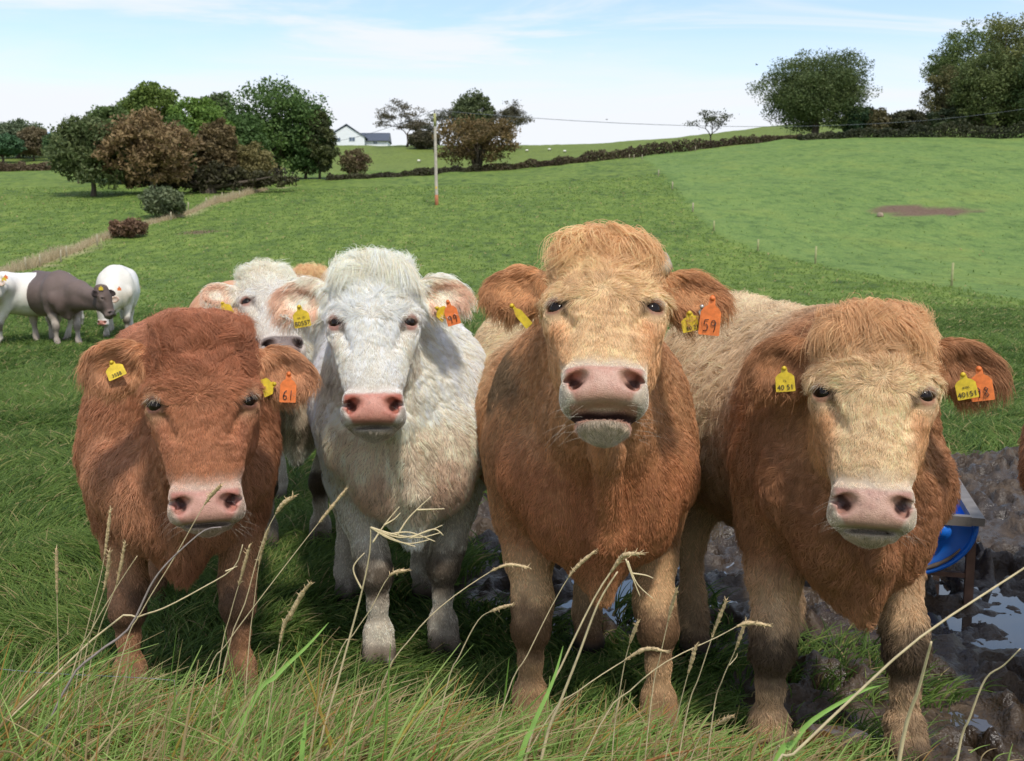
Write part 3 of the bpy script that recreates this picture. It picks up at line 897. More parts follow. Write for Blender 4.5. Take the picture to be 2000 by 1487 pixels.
c61 = dict(name='cow', seed=61, yaw=rad(17), base=(-1.05, 3.10), head_at=P(398, 790, 2.74), hpitch=rad(-10), hyaw=rad(14), zs=(1.18, 1.08), hroll=rad(-1), hs=1.0,
           earL=ear(-6, 12, 10), earR=ear(16, 6, -10), feet=[(-.19, .05), (.17, -.02), (-.16, 1.0), (.17, 1.15)], pal=RED, hairs=175000,
           fur=dict(body=.028, back=.024, leg=.011, poll=.042, ear=.042, pollwave=.14, plift=.10), kneemud=.75, dewlap=.022)
c99 = dict(name='cow', seed=99, yaw=rad(10), base=(-.36, 3.45), head_at=P(730, 642, 3.20), hpitch=rad(-20), hyaw=rad(6), zs=(1.22, 1.05), hs=1.0,
           earL=ear(4, 2, 0, len=.185, wid=.074), earR=ear(-4, 6, 0), feet=[(-.12, -.03), (.115, .03), (-.22, .70), (.10, .66)], pal=WHITE, hairs=175000,
           fur=dict(body=.028, back=.026, leg=.009, poll=.075, ear=.042, pollwave=.05, plift=.15, ptuft=.12), kneemud=.9, mud=.0, dewlap=.03)
c59 = dict(name='cow', seed=59, yaw=rad(4), base=(.245, 2.90), head_at=P(1180, 630, 2.50), hpitch=rad(-34), hyaw=rad(-5), zs=(.96, 1.01), hroll=rad(0), hs=1.03,
           earL=ear(2, 2, 0), earR=ear(10, 2, 0), feet=[(-.19, .0), (.19, -.06), (-.10, .80), (.08, .66)], pal=TAN, hairs=180000,
           fur=dict(body=.017, tuft=.18, back=.024, leg=.010, poll=.070, ear=.040, pollwave=.24, plift=.18), kneemud=1.0, mud=.35, dewlap=.034, mouth=.020,
           stains=[dict(at=(-.26, .10, 1.07), r=(.16, .2, .12), col=L(92, 78, 58), a=.8)])
c98 = dict(name='cow', seed=98, yaw=rad(2), base=(.93, 2.72), head_at=P(1702, 780, 2.46), hpitch=rad(-18), hyaw=rad(-16), zs=(1.2, .96), hs=1.0,
           earL=ear(12, 6, 0), earR=ear(10, 6, 0), feet=[(-.20, -.02), (.18, -.04), (-.24, .80), (.16, .95)], pal=BUFF, hairs=180000,
           fur=dict(body=.022, back=.040, leg=.018, poll=.066, ear=.042, pollwave=.14, wave=.20, tuft=.55, lift=.22, plift=.16), kneemud=.95, dewlap=.03)
c61.update(tint=(.84, .84, .82), hw=1.03, label='red-brown cow with a lowered head and orange tag 61', hs=1.0, H=.95)
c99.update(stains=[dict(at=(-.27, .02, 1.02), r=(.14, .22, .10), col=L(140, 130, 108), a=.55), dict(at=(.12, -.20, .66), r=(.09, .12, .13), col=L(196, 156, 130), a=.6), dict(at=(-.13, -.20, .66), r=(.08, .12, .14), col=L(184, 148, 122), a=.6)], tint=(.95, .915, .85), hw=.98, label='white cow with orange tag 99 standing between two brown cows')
c59.update(tint=(.86, .86, .78), hw=.98, label='tan cow with raised head, one stub horn and orange tag 59')
c98.update(tint=(.82, .82, .75), W=.87, label='shaggy buff-brown cow with orange tag 98 standing in the mud', backy=.10)
GREY = dict(WHITE, pad=L(128, 112, 108), pad2=L(108, 96, 94), lip=L(120, 112, 104))
DARK = {k: L(98, 80, 72) for k in WHITE}
DARK.update(body=L(112, 94, 86), leg=L(188, 172, 156), legdark=L(96, 80, 70), mud=L(70, 58, 50), chest=L(104, 84, 76), back=L(102, 86, 80), belly=L(150, 130, 116), ring=L(120, 100, 90), pad=L(70, 60, 56), pad2=L(60, 50, 48), ear=L(60, 46, 42), earin=L(50, 38, 34), eyering=L(150, 130, 120), cheek=L(84, 70, 64))
LO = dict(res=(.016, .034), hairs=0)
c_beh = dict(name='cow', seed=11, yaw=rad(10), base=(-1.06, 4.86), head_at=P(530, 606, 4.45), hpitch=rad(-40), hyaw=rad(24), hs=.98, earL=ear(8, 10, 0), earR=ear(6, 8, 0),
             feet=[(-.16, .0), (.10, .03), (-.16, 1.0), (.17, 1.1)], pal=GREY, hairs=40000, fur=dict(body=.022, back=.022, leg=.010, poll=.055, ear=.04, pollwave=.14), kneemud=1.0, mud=.6,
             res=(.009, .024), tint=(.90, .86, .79), label='white cow with a grey nose peering over the red-brown cow')
c_tan = dict(LO, name='cow', seed=12, yaw=rad(172), base=(-1.83, 8.45), head_at=(-1.95, 9.2, .55), hpitch=rad(-10), hyaw=rad(180), earL=ear(), earR=ear(), H=1.04,
             feet=[(-.17, 0), (.17, 0), (-.17, 1.1), (.17, 1.2)], pal=dict(TAN, back=L(206, 150, 110), body=L(200, 146, 106)), label='pale tan cow mostly hidden behind the white cow, only its back showing')
c_poll = dict(LO, name='cow', seed=13, yaw=rad(4), base=(-1.46, 7.75), head_at=P(604, 588, 7.2), hpitch=rad(-15), earL=ear(), earR=ear(), H=.9, hairs=26000, res=(.012, .03),
              feet=[(-.17, 0), (.17, 0), (-.17, 1.1), (.17, 1.2)], pal=TAN, fur=dict(body=.02, back=.02, leg=.01, poll=.07, ear=.04, pollwave=.24, wid=.001), label='ginger cow hidden behind the white cows, only its curly poll showing')
c_edge = dict(name='cow', seed=14, yaw=rad(-40), base=(1.90, 3.05), head_at=P(2330, 700, 2.75), hpitch=rad(-20), hyaw=rad(-10), earL=ear(20, 30), earR=ear(), H=.94, hairs=40000, res=(.014, .026),
              feet=[(-.15, 0), (.17, 0), (-.17, 1.1), (.17, 1.2)], pal=dict(BUFF, back=L(186, 140, 98), body=L(178, 128, 84)), fur=dict(body=.022, back=.03, leg=.012, poll=.05, ear=.04), label='brown cow cut off by the photo edge beside the trough')
c_dark = dict(LO, name='cow', seed=15, yaw=rad(44), base=(-7.95, 17.75), head_at=P(203, 584, 17.2), hpitch=rad(-14), hyaw=rad(72), earL=ear(10, 20), earR=ear(10, 20), H=1.04, W=1.05,
              feet=[(-.17, 0), (.15, -.10), (-.17, 1.0), (.17, 1.18)], pal=DARK, kneemud=.6, label='dark grey-brown cow standing side-on on the far grass')
c_wl = dict(LO, name='cow', seed=16, yaw=rad(-42), base=(-9.30, 17.9), head_at=P(-14, 562, 17.4), hpitch=rad(-20), hyaw=rad(-30), earL=ear(), earR=ear(), H=1.02, W=1.05,
            feet=[(-.17, 0), (.17, 0), (-.17, 1.1), (.17, 1.2)], pal=WHITE, label='white cow behind the dark cow, cut off by the photo edge')
c_wr = dict(LO, name='cow', seed=17, yaw=rad(18), base=(-7.55, 19.0), head_at=P(203, 600, 18.3), hpitch=rad(2), hyaw=rad(-10), earL=ear(-10, 0), earR=ear(-16, 0), H=1.09, W=1.0,
            feet=[(-.17, 0), (.17, 0), (-.17, 1.1), (.17, 1.2)], pal=dict(WHITE, chest=L(226, 210, 186)), label='white cow grazing head down to the right of the dark cow')
for c_ in (c_dark, c_wl, c_wr, c_tan):
    c_['tint'] = (1.22, 1.22, 1.22)
HERD = [c61, c99, c59, c98, c_beh, c_tan, c_poll, c_edge, c_dark, c_wl, c_wr]
# ------------------------------------------------------------------ the land
def profile(Y):
    return np.interp(Y, [-60, 20, 32, 45, 60, 75, 93, 115, 135, 160], [0, 0, .006, .024, .12, .27, .457, .66, .82, 1.0])
_py = np.linspace(-60, 160, 441); _pz = profile(_py)
_k = np.hanning(31); _k /= _k.sum()
_pz = np.convolve(np.pad(_pz, 15, mode='edge'), _k, 'valid')
_pz[-16:] = profile(_py[-16:])
def land_z(X, Y):
    X = np.asarray(X, float); Y = np.asarray(Y, float)
    e160 = np.interp(X, [-200, -82, -29, 0, 21, 41, 74, 120, 300], [16.8, 16.5, 15.6, 16.6, 18.6, 21.4, 22.2, 22.6, 22.6])
    e260 = np.interp(X, [-300, -134, -47, 0, 20, 40, 65, 107, 300], [30.0, 30.5, 31.9, 31.7, 32.2, 33.3, 36.4, 39.5, 41])
    p = np.interp(Y, _py, _pz)
    t = np.clip((Y - 160) / 100, 0, 1); tt = t * t * (3 - 2 * t) * .35 + t * .65
    far = e160 + (e260 - e160) * tt
    z = np.where(Y < 160, e160 * p, far)
    z = z - np.clip((Y - 262) / 140, 0, 4) ** 1.5 * 6
    q = np.stack([X.ravel(), Y.ravel(), 0 * X.ravel()], axis=1)
    amp = np.interp(Y, [0, 10, 40, 160], [.012, .03, .16, .30])
    z = z + amp * (.7 * vnoise(q, .09, 5) + .5 * vnoise(q, .35, 6)).reshape(X.shape)
    return z
def zl(x, y): return float(land_z(np.array([x]), np.array([y]))[0])
def on_land(px, py, lo=8.0, hi=420.0):
    """where the sight line of a photograph pixel meets the land"""
    d = pix_dir(px, py); d = d / d.y
    Y = np.concatenate([np.arange(lo, 60, .1), np.arange(60, hi, .25)])
    z = CAM_H + d.z * Y; g = land_z(d.x * Y, Y)
    k = np.argmax(z < g) if (z < g).any() else len(Y) - 1
    return Vector((d.x * Y[k], Y[k], float(g[k])))

# lines between the fields
LEFT_LINE = [on_land(x, y) for x, y in ((-60, 560), (20, 532), (105, 505), (190, 472), (260, 448), (345, 425), (440, 395), (520, 372), (640, 351))]
RIGHT_LINE = [on_land(x, y) for x, y in ((2250, 640), (2000, 588), (1858, 561), (1592, 516), (1480, 491), (1394, 452), (1353, 414), (1312, 362), (1262, 312))]
def side_of(line, X, Y):
    """signed distance to a polyline (positive to its right, seen along it)"""
    best = np.full(X.shape, 1e9); sg = np.zeros(X.shape)
    for a, b in zip(line[:-1], line[1:]):
        ax, ay, bx, by = a.x, a.y, b.x, b.y
        ex, ey = bx - ax, by - ay; l2 = ex * ex + ey * ey
        t = np.clip(((X - ax) * ex + (Y - ay) * ey) / l2, 0, 1)
        d = np.hypot(X - ax - t * ex, Y - ay - t * ey)
        c = ex * (Y - ay) - ey * (X - ax)
        m = d < best; best = np.where(m, d, best); sg = np.where(m, -np.sign(c), sg)
    return best * sg

MUD = np.array([(-.42, 7.0), (-.30, 5.2), (-.28, 4.1), (.10, 3.72), (.55, 3.62), (.74, 3.25), (.80, 2.95), (1.05, 2.72), (1.15, 2.45), (1.5, 2.1), (2.2, 1.5), (6.0, 1.2),
                (7.0, 7.9), (4.6, 7.75), (3.4, 7.5), (2.6, 7.7), (1.6, 7.6), (.8, 7.9), (.2, 7.6)])
def mud_dist(X, Y):
    """signed distance to the edge of the mud, positive inside"""
    X = np.asarray(X, float); Y = np.asarray(Y, float)
    best = np.full(X.shape, 1e9); ins = np.zeros(X.shape, bool)
    n = len(MUD)
    for i in range(n):
        (ax, ay), (bx, by) = MUD[i], MUD[(i + 1) % n]
        ex, ey = bx - ax, by - ay
        t = np.clip(((X - ax) * ex + (Y - ay) * ey) / (ex * ex + ey * ey), 0, 1)
        best = np.minimum(best, np.hypot(X - ax - t * ex, Y - ay - t * ey))
        with np.errstate(divide='ignore', invalid='ignore'):
            ins ^= ((ay > Y) != (by > Y)) & (X < (bx - ax) * (Y - ay) / (by - ay) + ax)
    q = np.stack([X.ravel(), Y.ravel(), 0 * X.ravel()], axis=1)
    return np.where(ins, best, -best) + .16 * (vnoise(q, 1.7, 31) + .6 * vnoise(q, 5, 32)).reshape(X.shape)

def sheet(name, xs, ys, zf, mat, attr=None, drop=None):
    X, Y = np.meshgrid(xs, ys, indexing='ij')
    Z = zf(X, Y); nx, ny = X.shape
    v = np.stack([X.ravel(), Y.ravel(), Z.ravel()], axis=1)
    i = np.arange(nx * ny).reshape(nx, ny)
    f = np.stack([i[:-1, :-1].ravel(), i[1:, :-1].ravel(), i[1:, 1:].ravel(), i[:-1, 1:].ravel()], axis=1)
    if drop is not None:
        k = ~drop(v[f].mean(axis=1)); f = f[k]
        used = np.zeros(len(v), bool); used[f.ravel()] = True
        m = np.cumsum(used) - 1; v = v[used]; f = m[f]
    at = attr(v[:, 0], v[:, 1]) if attr else {}
    return mesh_from(name, v, f, True, mat, None, at)

# pasture: two greens, clumped and streaked, with worn brown scrapes
def mat_pasture():
    m, nt, b = mat_new("pasture")
    N, K = nt.nodes, nt.links
    t = N.new("ShaderNodeTexCoord")
    def noise(scale, detail, stretch=(1, 1, 1), dist=0.0):
        mp_ = N.new("ShaderNodeMapping"); mp_.inputs['Scale'].default_value = stretch
        K.new(t.outputs['Object'], mp_.inputs[0])
        n = N.new("ShaderNodeTexNoise"); n.inputs['Scale'].default_value = scale; n.inputs['Detail'].default_value = detail
        n.inputs['Roughness'].default_value = .62; n.inputs['Distortion'].default_value = dist
        K.new(mp_.outputs[0], n.inputs['Vector']); return n.outputs[0]
    def ramp(src, stops):
        r = N.new("ShaderNodeValToRGB"); e = r.color_ramp.elements
        while len(e) < len(stops): e.new(.5)
        for q, (p_, c_) in zip(e, stops): q.position = p_; q.color = (*c_, 1)
        K.new(src, r.inputs[0]); return r.outputs[0]
    def mix(f, a, b_, mode='MIX'):
        x = N.new("ShaderNodeMix"); x.data_type = 'RGBA'; x.blend_type = mode
        if isinstance(f, float): x.inputs['Factor'].default_value = f
        else: K.new(f, x.inputs['Factor'])
        for key, q in (('A', a), ('B', b_)):
            if isinstance(q, tuple): x.inputs[key].default_value = (*q, 1)
            else: K.new(q, x.inputs[key])
        return x.outputs['Result']
    def fac(name):
        a = N.new("ShaderNodeAttribute"); a.attribute_name = name; return a.outputs['Fac']
    nA = noise(.22, 9, (1, .55, 1)); nB = noise(1.3, 8, (1, .5, 1), .4); nC = noise(7.0, 6, (1, .6, 1))
    rough = ramp(nA, [(.30, lin(70, 91, 42)), (.46, lin(94, 115, 52)), (.60, lin(118, 135, 62)), (.75, lin(92, 109, 54))])
    rough2 = ramp(nB, [(.34, lin(46, 59, 34)), (.44, lin(84, 105, 48)), (.58, lin(112, 131, 58)), (.70, lin(138, 141, 78))])
    g1 = mix(.60, rough, rough2)
    smooth = ramp(nA, [(.32, lin(84, 109, 54)), (.52, lin(106, 131, 68)), (.70, lin(124, 137, 66))])
    s2 = ramp(nB, [(.36, lin(70, 91, 48)), (.48, lin(104, 127, 66)), (.68, lin(128, 143, 76))])
    g2 = mix(.5, smooth, s2)
    g = mix(fac('fresh'), g1, g2)
    g = mix(fac('far'), g, mix(.5, g1, lin(112, 121, 62)))
    fine = ramp(nC, [(.30, (.50, .54, .48)), (.5, (1, 1, 1)), (.70, (1.25, 1.22, 1.1))])
    g = mix(.8, g, fine, 'MULTIPLY')
    g = mix(fac('bare'), g, ramp(nC, [(.3, lin(88, 70, 56)), (.7, lin(124, 102, 84))]))
    g = mix(fac('straw'), g, ramp(nC, [(.3, lin(150, 132, 100)), (.7, lin(196, 180, 146))]))
    K.new(g, b.inputs['Base Color'])
    b.inputs['Roughness'].default_value = .85; b.inputs['Specular IOR Level'].default_value = .15
    bp = N.new("ShaderNodeBump"); bp.inputs['Strength'].default_value = .75; bp.inputs['Distance'].default_value = .25
    ad_ = N.new("ShaderNodeMath"); ad_.operation = 'MULTIPLY_ADD'; ad_.inputs[1].default_value = .35
    K.new(nC, ad_.inputs[0]); K.new(nB, ad_.inputs[2]); K.new(ad_.outputs[0], bp.inputs['Height'])
    K.new(bp.outputs[0], b.inputs['Normal'])
    return m
BARE = [(on_land(1795, 413), 4.2, 2.6), (on_land(388, 454), 1.5, 1.6)]
def field_attr(X, Y):
    q = np.stack([X, Y, 0 * X], axis=1)
    fr = sstep(-.35, .35, side_of(RIGHT_LINE[::-1], X, Y) * -1 + .5 * vnoise(q, .8, 3)) if False else sstep(-.4, .4, side_of(RIGHT_LINE, X, Y) + .3 * vnoise(q, 1.2, 3))
    fr = fr * (Y < 200) * (Y > 20)
    br = np.zeros(len(X))
    for c, rx, ry in BARE:
        d = np.hypot((X - c.x) / rx, (Y - c.y) / ry)
        br = np.maximum(br, sstep(1.05, .75, d + .25 * vnoise(q, .9, 8)))
    st = sstep(.8, .1, np.abs(side_of(LEFT_LINE, X, Y) + .1) + .5 * vnoise(q, .5, 12)) * (Y < 118) * .8
    return dict(fresh=fr, bare=br, straw=st, far=sstep(165, 175, Y))
PASTURE = mat_pasture()
def axis(*segs):
    out = []
    for a, b, st in segs: out += list(np.arange(a, b, st))
    return np.array(out)
ys = axis((-30, 2, 4), (2, 12, .25), (12, 40, .8), (40, 165, .9), (165, 270, 2.5), (270, 900, 20))
xs = axis((-600, -160, 20), (-160, -90, 3), (-90, -12, 1.0), (-12, 12, .30), (12, 90, .8), (90, 170, 3), (170, 620, 20))
def near_drop(X, Y):
    return land_z(X, Y) - .20 * sstep(-.05, .25, mud_dist(X, Y))
field = sheet('field', xs, ys, near_drop, PASTURE, field_attr)
tag(field, kind='structure')

# trodden mud with hoof holes, and the water standing in it
def mud_z(X, Y):
    q = np.stack([X.ravel(), Y.ravel(), 0 * X.ravel()], axis=1)
    r = .034 * fbm(q, 1.1, 3, 51) + .050 * np.abs(vnoise(q, 4.2, 52)) + .044 * fbm(q, 8.5, 4, 53) + .012 * np.abs(vnoise(q, 15, 56)) + .012 * vnoise(q, 42, 54) - .022
    rng = np.random.default_rng(4)
    hx, hy = rng.uniform(-.4, 5, 620), rng.uniform(1.6, 7.8, 620)
    for a, b in zip(hx, hy):
        m = (np.abs(q[:, 0] - a) < .16) & (np.abs(q[:, 1] - b) < .16)
        d = np.hypot(q[m, 0] - a, (q[m, 1] - b) * rng.uniform(.8, 1.2)) + .012 * vnoise(q[m], 20, 77)
        dep = rng.uniform(.03, .085)
        r[m] += -dep * sstep(.075, .045, d) + .030 * np.exp(-((d - .092) / .022) ** 2)
    r = r.reshape(X.shape)
    # low wet ground beside the trough, a bank along its back
    low = np.exp(-(((X - 2.35) / .75) ** 2 + ((Y - 4.0) / .65) ** 2)) * .050 + np.exp(-(((X - .40) / .40) ** 2 + ((Y - 4.3) / .7) ** 2)) * .040
    bank = .05 * np.exp(-((Y - 6.6) / .8) ** 2) * sstep(1.6, 2.4, X)
    e = sstep(-.10, .18, mud_dist(X, Y))
    return -.015 + (r - low + bank) * e - .05 * (1 - e)
def mat_mud():
    m, nt, b = mat_new("wet_mud")
    N, K = nt.nodes, nt.links
    t = N.new("ShaderNodeTexCoord")
    n = N.new("ShaderNodeTexNoise"); n.inputs['Scale'].default_value = 3.0; n.inputs['Detail'].default_value = 10; n.inputs['Roughness'].default_value = .65
    n2 = N.new("ShaderNodeTexNoise"); n2.inputs['Scale'].default_value = 70; n2.inputs['Detail'].default_value = 6
    K.new(t.outputs['Object'], n.inputs['Vector']); K.new(t.outputs['Object'], n2.inputs['Vector'])
    r = N.new("ShaderNodeValToRGB"); e = r.color_ramp.elements
    e[0].position, e[0].color = .30, (*lin(46, 36, 26), 1); e[1].position, e[1].color = .70, (*lin(90, 72, 52), 1)
    K.new(n.outputs[0], r.inputs[0])
    mx_ = N.new("ShaderNodeMix"); mx_.data_type = 'RGBA'; mx_.blend_type = 'MULTIPLY'; mx_.inputs['Factor'].default_value = .6
    r2 = N.new("ShaderNodeValToRGB"); r2.color_ramp.elements[0].position = .3; r2.color_ramp.elements[0].color = (.55, .55, .55, 1); r2.color_ramp.elements[1].position = .7
    K.new(n2.outputs[0], r2.inputs[0]); K.new(r.outputs[0], mx_.inputs['A']); K.new(r2.outputs[0], mx_.inputs['B'])
    K.new(mx_.outputs['Result'], b.inputs['Base Color'])
    rr = N.new("ShaderNodeMapRange"); rr.inputs['From Min'].default_value = .35; rr.inputs['From Max'].default_value = .62
    rr.inputs['To Min'].default_value = .14; rr.inputs['To Max'].default_value = .62
    K.new(n.outputs[0], rr.inputs[0]); K.new(rr.outputs[0], b.inputs['Roughness'])
    bp = N.new("ShaderNodeBump"); bp.inputs['Strength'].default_value = .8; bp.inputs['Distance'].default_value = .012
    K.new(n2.outputs[0], bp.inputs['Height']); K.new(bp.outputs[0], b.inputs['Normal'])
    return m
mud = sheet('mud', np.arange(-.9, 6.2, .017), axis((1.4, 5.2, .017), (5.2, 8.3, .026)), mud_z, mat_mud(), None,
            lambda c: mud_dist(c[:, 0], c[:, 1]) < -.22)
tag(mud, kind='structure')
WATER, _nt, _b = mat_new("puddle_water")
_b.inputs['Base Color'].default_value = (*lin(70, 62, 54), 1); _b.inputs['Roughness'].default_value = .04
_b.inputs['Specular IOR Level'].default_value = .9
_n = _nt.nodes.new("ShaderNodeTexNoise"); _n.inputs['Scale'].default_value = 9
_bp = _nt.nodes.new("ShaderNodeBump"); _bp.inputs['Strength'].default_value = .06; _bp.inputs['Distance'].default_value = .01
_nt.links.new(_n.outputs[0], _bp.inputs['Height']); _nt.links.new(_bp.outputs[0], _b.inputs['Normal'])
water = sheet('puddle_water', np.arange(-.2, 6.0, .12), np.arange(1.9, 7.2, .12), lambda X, Y: -.044 + 0 * X, WATER, None,
              lambda c: mud_dist(c[:, 0], c[:, 1]) < .25)
tag(water, kind='structure')
# ------------------------------------------------------------------ trees, hedges, house, pole, fences
LEAF = mat_col("leaves", .6, .25, transl=.25)
BARK = mat_plain("bark", lin(84, 74, 62), .9, .3, 3.0, .5)
BARKD = mat_plain("bark_dark", lin(58, 50, 42), .9, .3, 3.0, .5)

def leaf_quads(c, size, rng, up=.45):
    """one small bent leaf spray at every point"""
    n = len(c)
    a = norm(rng.standard_normal((n, 3)) + np.array((0, 0, up)))
    t = norm(np.cross(a, rng.standard_normal((n, 3))))
    b = np.cross(a, t)
    s = (size * (.6 + .8 * rng.random(n)))[:, None]
    v = np.stack([c - t * s * .9, c + b * s * .42 + a * s * .14, c + t * s * .9, c - b * s * .42 + a * s * .10], axis=1)
    i = np.arange(n * 4).reshape(n, 4)
    return v.reshape(-1, 3), i

def crown_points(rng, R, n_clump, per, rcl, shell=.55, flat=-.9, seed=0, pn=2.5):
    """clump centres spread through an ellipsoid, biased to its surface, with an uneven outline"""
    d = norm(rng.standard_normal((n_clump * 3, 3)))
    d = d[d[:, 2] > flat][:n_clump]
    d = d / (np.abs(d) ** pn).sum(axis=1, keepdims=True) ** (1 / pn)
    r = shell + (1 - shell) * rng.random(len(d)) ** .6
    bump = 1 + .22 * vnoise(d, 1.7, seed) + .12 * vnoise(d, 4.0, seed + 3)
    cc = d * (r * bump)[:, None] * R
    cc = np.concatenate([cc, norm(rng.standard_normal((n_clump // 4, 3))) * (rng.random((n_clump // 4, 1)) * shell) * R])
    k = rng.integers(0, len(cc), n_clump * per)
    off = norm(rng.standard_normal((len(k), 3))) * (rng.random((len(k), 1)) ** .45) * rcl * (.6 + .7 * rng.random(len(cc)))[k][:, None] * np.array((1.15, 1.15, .75))
    return cc, k, cc[k] + off, off

def tree(name, label, px, py_top, py_bot, wpx, base=None, D=None, col=(70, 92, 44), col2=None, n_clump=150, per=100, leaf=.26, rcl=None, seed=0, trunk=.14, shell=.5,
         shape=1.0, group=None, multi=1, cat='tree', bark=None, depth=.8, pn=2.5):
    """px centre, crown from py_top to py_bot, base = pixel row where it stands"""
    rng = np.random.default_rng(seed + 7)
    if D is None:
        g = on_land(px, base)
    else:
        d = pix_dir(px, 500); x = d.x / d.y * D; g = Vector((x, D, zl(x, D)))
    D = g.y
    m = D / FPX * math.cos(PITCH)
    top, bot = P(px, py_top, D).z - g.z, max(P(px, py_bot, D).z - g.z, .1)
    w = wpx * m * .5
    R = np.array((w, w * depth, (top - bot) * .5 * 1.0)) * .88
    cz = (top + bot) / 2
    rcl = rcl or .20 * min(w, (top - bot) * .6) + .25
    t = empty(name, g)
    cc, k, pts, off = crown_points(rng, R, n_clump, per, rcl, shell, seed=seed, pn=pn)
    pts = pts + np.array((0, 0, cz))
    pts[:, 2] = np.maximum(pts[:, 2], .05)
    v, f = leaf_quads(pts, leaf * 1.0, rng)
    c1, c2 = L(*col) * 1.25, 1.25 * L(*(col2 or tuple(min(255, int(q * 1.22)) for q in col)))
    tone = np.clip(.5 + .35 * rng.standard_normal(len(cc))[k] * .6 + .22 * rng.standard_normal(len(k)), 0, 1)
    cl = mixv(np.tile(c1, (len(k), 1)), c2, tone)
    cr = mesh_from('crown', v, f, False, LEAF, np.repeat(cl, 4, axis=0), parent=t)
    # trunk and limbs
    mb = MB(); tr = max(trunk, w * .055)
    if multi == 1:
        h0 = max(bot * .9, top * .22)
        mb.tube([(0, 0, -.4), (.03 * w, 0, h0 * .5), (0, .02 * w, h0), (0, 0, cz + .2 * R[2])], [tr * 1.5, tr * 1.05, tr * .9, tr * .3], 9)
        fork = [(0, 0, h0 * q) for q in (.85, 1.0, 1.15)]
    else:
        fork = []
        for j in range(multi):
            a = j * 2.4; mb.tube([(.25 * math.cos(a), .25 * math.sin(a), -.3), (.12 * w * math.cos(a), .12 * w * math.sin(a), cz * .5), (.35 * w * math.cos(a), .3 * w * math.sin(a), cz)], [tr * .8, tr * .6, tr * .25], 7)
            fork.append((.12 * w * math.cos(a), .12 * w * math.sin(a), cz * .5))
    mb.build('trunk', bark or BARK, t, True)
    ml = MB()
    for q in rng.choice(len(cc), min(26, len(cc)), replace=False):
        e = cc[q] * .9 + np.array((0, 0, cz)); a = fork[int(rng.integers(len(fork)))]
        if e[2] < a[2]: continue
        mid = np.array(a) * .45 + e * .55; mid[2] += .05 * R[2]; mid[:2] += rng.normal(0, .06 * w, 2)
        ml.tube([a, mid, e], [tr * .42, tr * .22, tr * .06], 6, False)
    if ml.v: ml.build('limbs', bark or BARK, t, True)['kind'] = 'stuff'
    tag(t, label, cat, group)
    return t

def bare_tree(name, label, px, py_top, base, wpx, seed, levels=5, spread=.55, leaf=None, nleaf=0, col=(96, 80, 58), group=None, D=None, trunkh=.35, rt=.16, flat=.0):
    """an open tree whose branches show"""
    rng = random.Random(seed); g = on_land(px, base) if D is None else None
    if g is None:
        d = pix_dir(px, 500); x = d.x / d.y * D; g = Vector((x, D, zl(x, D)))
    H = P(px, py_top, g.y).z - g.z
    W = wpx * g.y / FPX * .5
    t = empty(name, g); mb = MB(); ends = []
    def grow(p, d, l, r, lev):
        q = p + d * l; m = (p + q) / 2 + Vector((rng.gauss(0, .05 * l), rng.gauss(0, .05 * l), rng.gauss(0, .03 * l)))
        mb.tube([p, m, q], [r, r * .82, r * .66], 6 if lev > 1 else 7, False)
        if lev >= 2: ends.append((p + q) / 2)
        if lev == levels:
            ends.append(q); return
        n = 3 if lev < 3 else rng.choice((2, 2, 3))
        for _ in range(n):
            e = Vector((rng.gauss(0, spread), rng.gauss(0, spread), rng.gauss(.05 + .25 * (1 - flat), .25)))
            e = (d * .75 + e).normalized()
            grow(q, e, l * rng.uniform(.62, .86), r * .62, lev + 1)
    grow(Vector((0, 0, -.3)), Vector((rng.gauss(0, .05), 0, 1)).normalized(), H * trunkh + .3, rt, 0)
    # fit to the size seen
    V = np.array([tuple(v) for v in mb.v]); E = np.array([tuple(e) for e in ends])
    sz = (H * .96) / V[:, 2].max(); k = V[:, 2] > 0
    sx = W * .95 / np.percentile(np.abs(E[:, 0] - 0), 97)
    fit = lambda A: np.stack([A[:, 0] * (1 + (sx - 1) * np.clip(A[:, 2] / (H * .4), 0, 1)), A[:, 1] * (1 + (sx - 1) * np.clip(A[:, 2] / (H * .4), 0, 1)), np.where(A[:, 2] > 0, A[:, 2] * sz, A[:, 2])], axis=1)
    V, E = fit(V), fit(E)
    mb.v = [tuple(q) for q in V]
    mb.build('trunk', BARKD, t, True)
    if nleaf:
        r2 = np.random.default_rng(seed)
        c = E[r2.integers(0, len(E), nleaf)] + r2.normal(0, 1, (nleaf, 3)) * np.array((.45, .45, .18))
        v, f = leaf_quads(c, leaf, r2)
        cl = np.repeat(np.clip(L(*col)[None] * (1 + .3 * r2.standard_normal(nleaf))[:, None], .01, .6), 4, axis=0)
        mesh_from('crown', v, f, False, LEAF, cl, parent=t)
    tag(t, label, 'tree', group)
    return t

G1 = 'trees of the copse on the slope'
tree('oak_tree', 'dark green tree with leaning trunk at the outer end of the copse', 182, 232, 366, 158, base=384, col=(74, 86, 52), col2=(98, 106, 66), seed=1, group=G1, depth=.8, per=80)
tree('autumn_tree', 'broad rust-brown tree in the middle of the copse', 297, 220, 366, 182, base=380, col=(104, 86, 60), col2=(136, 114, 80), seed=2, group=G1, per=90, n_clump=130)
tree('oak_tree', 'round-topped green tree rising behind the rust-brown tree', 305, 164, 300, 112, D=125, col=(74, 92, 42), col2=(106, 122, 56), seed=3, group=G1)
tree('oak_tree', 'low olive tree top between dead branch and round green tree', 226, 206, 310, 104, D=122, col=(76, 90, 50), seed=4, group=G1)
tree('oak_tree', 'yellow-green tree between rust-brown tree and largest tree', 398, 186, 335, 118, D=118, col=(82, 106, 46), col2=(112, 136, 60), seed=5, group=G1)
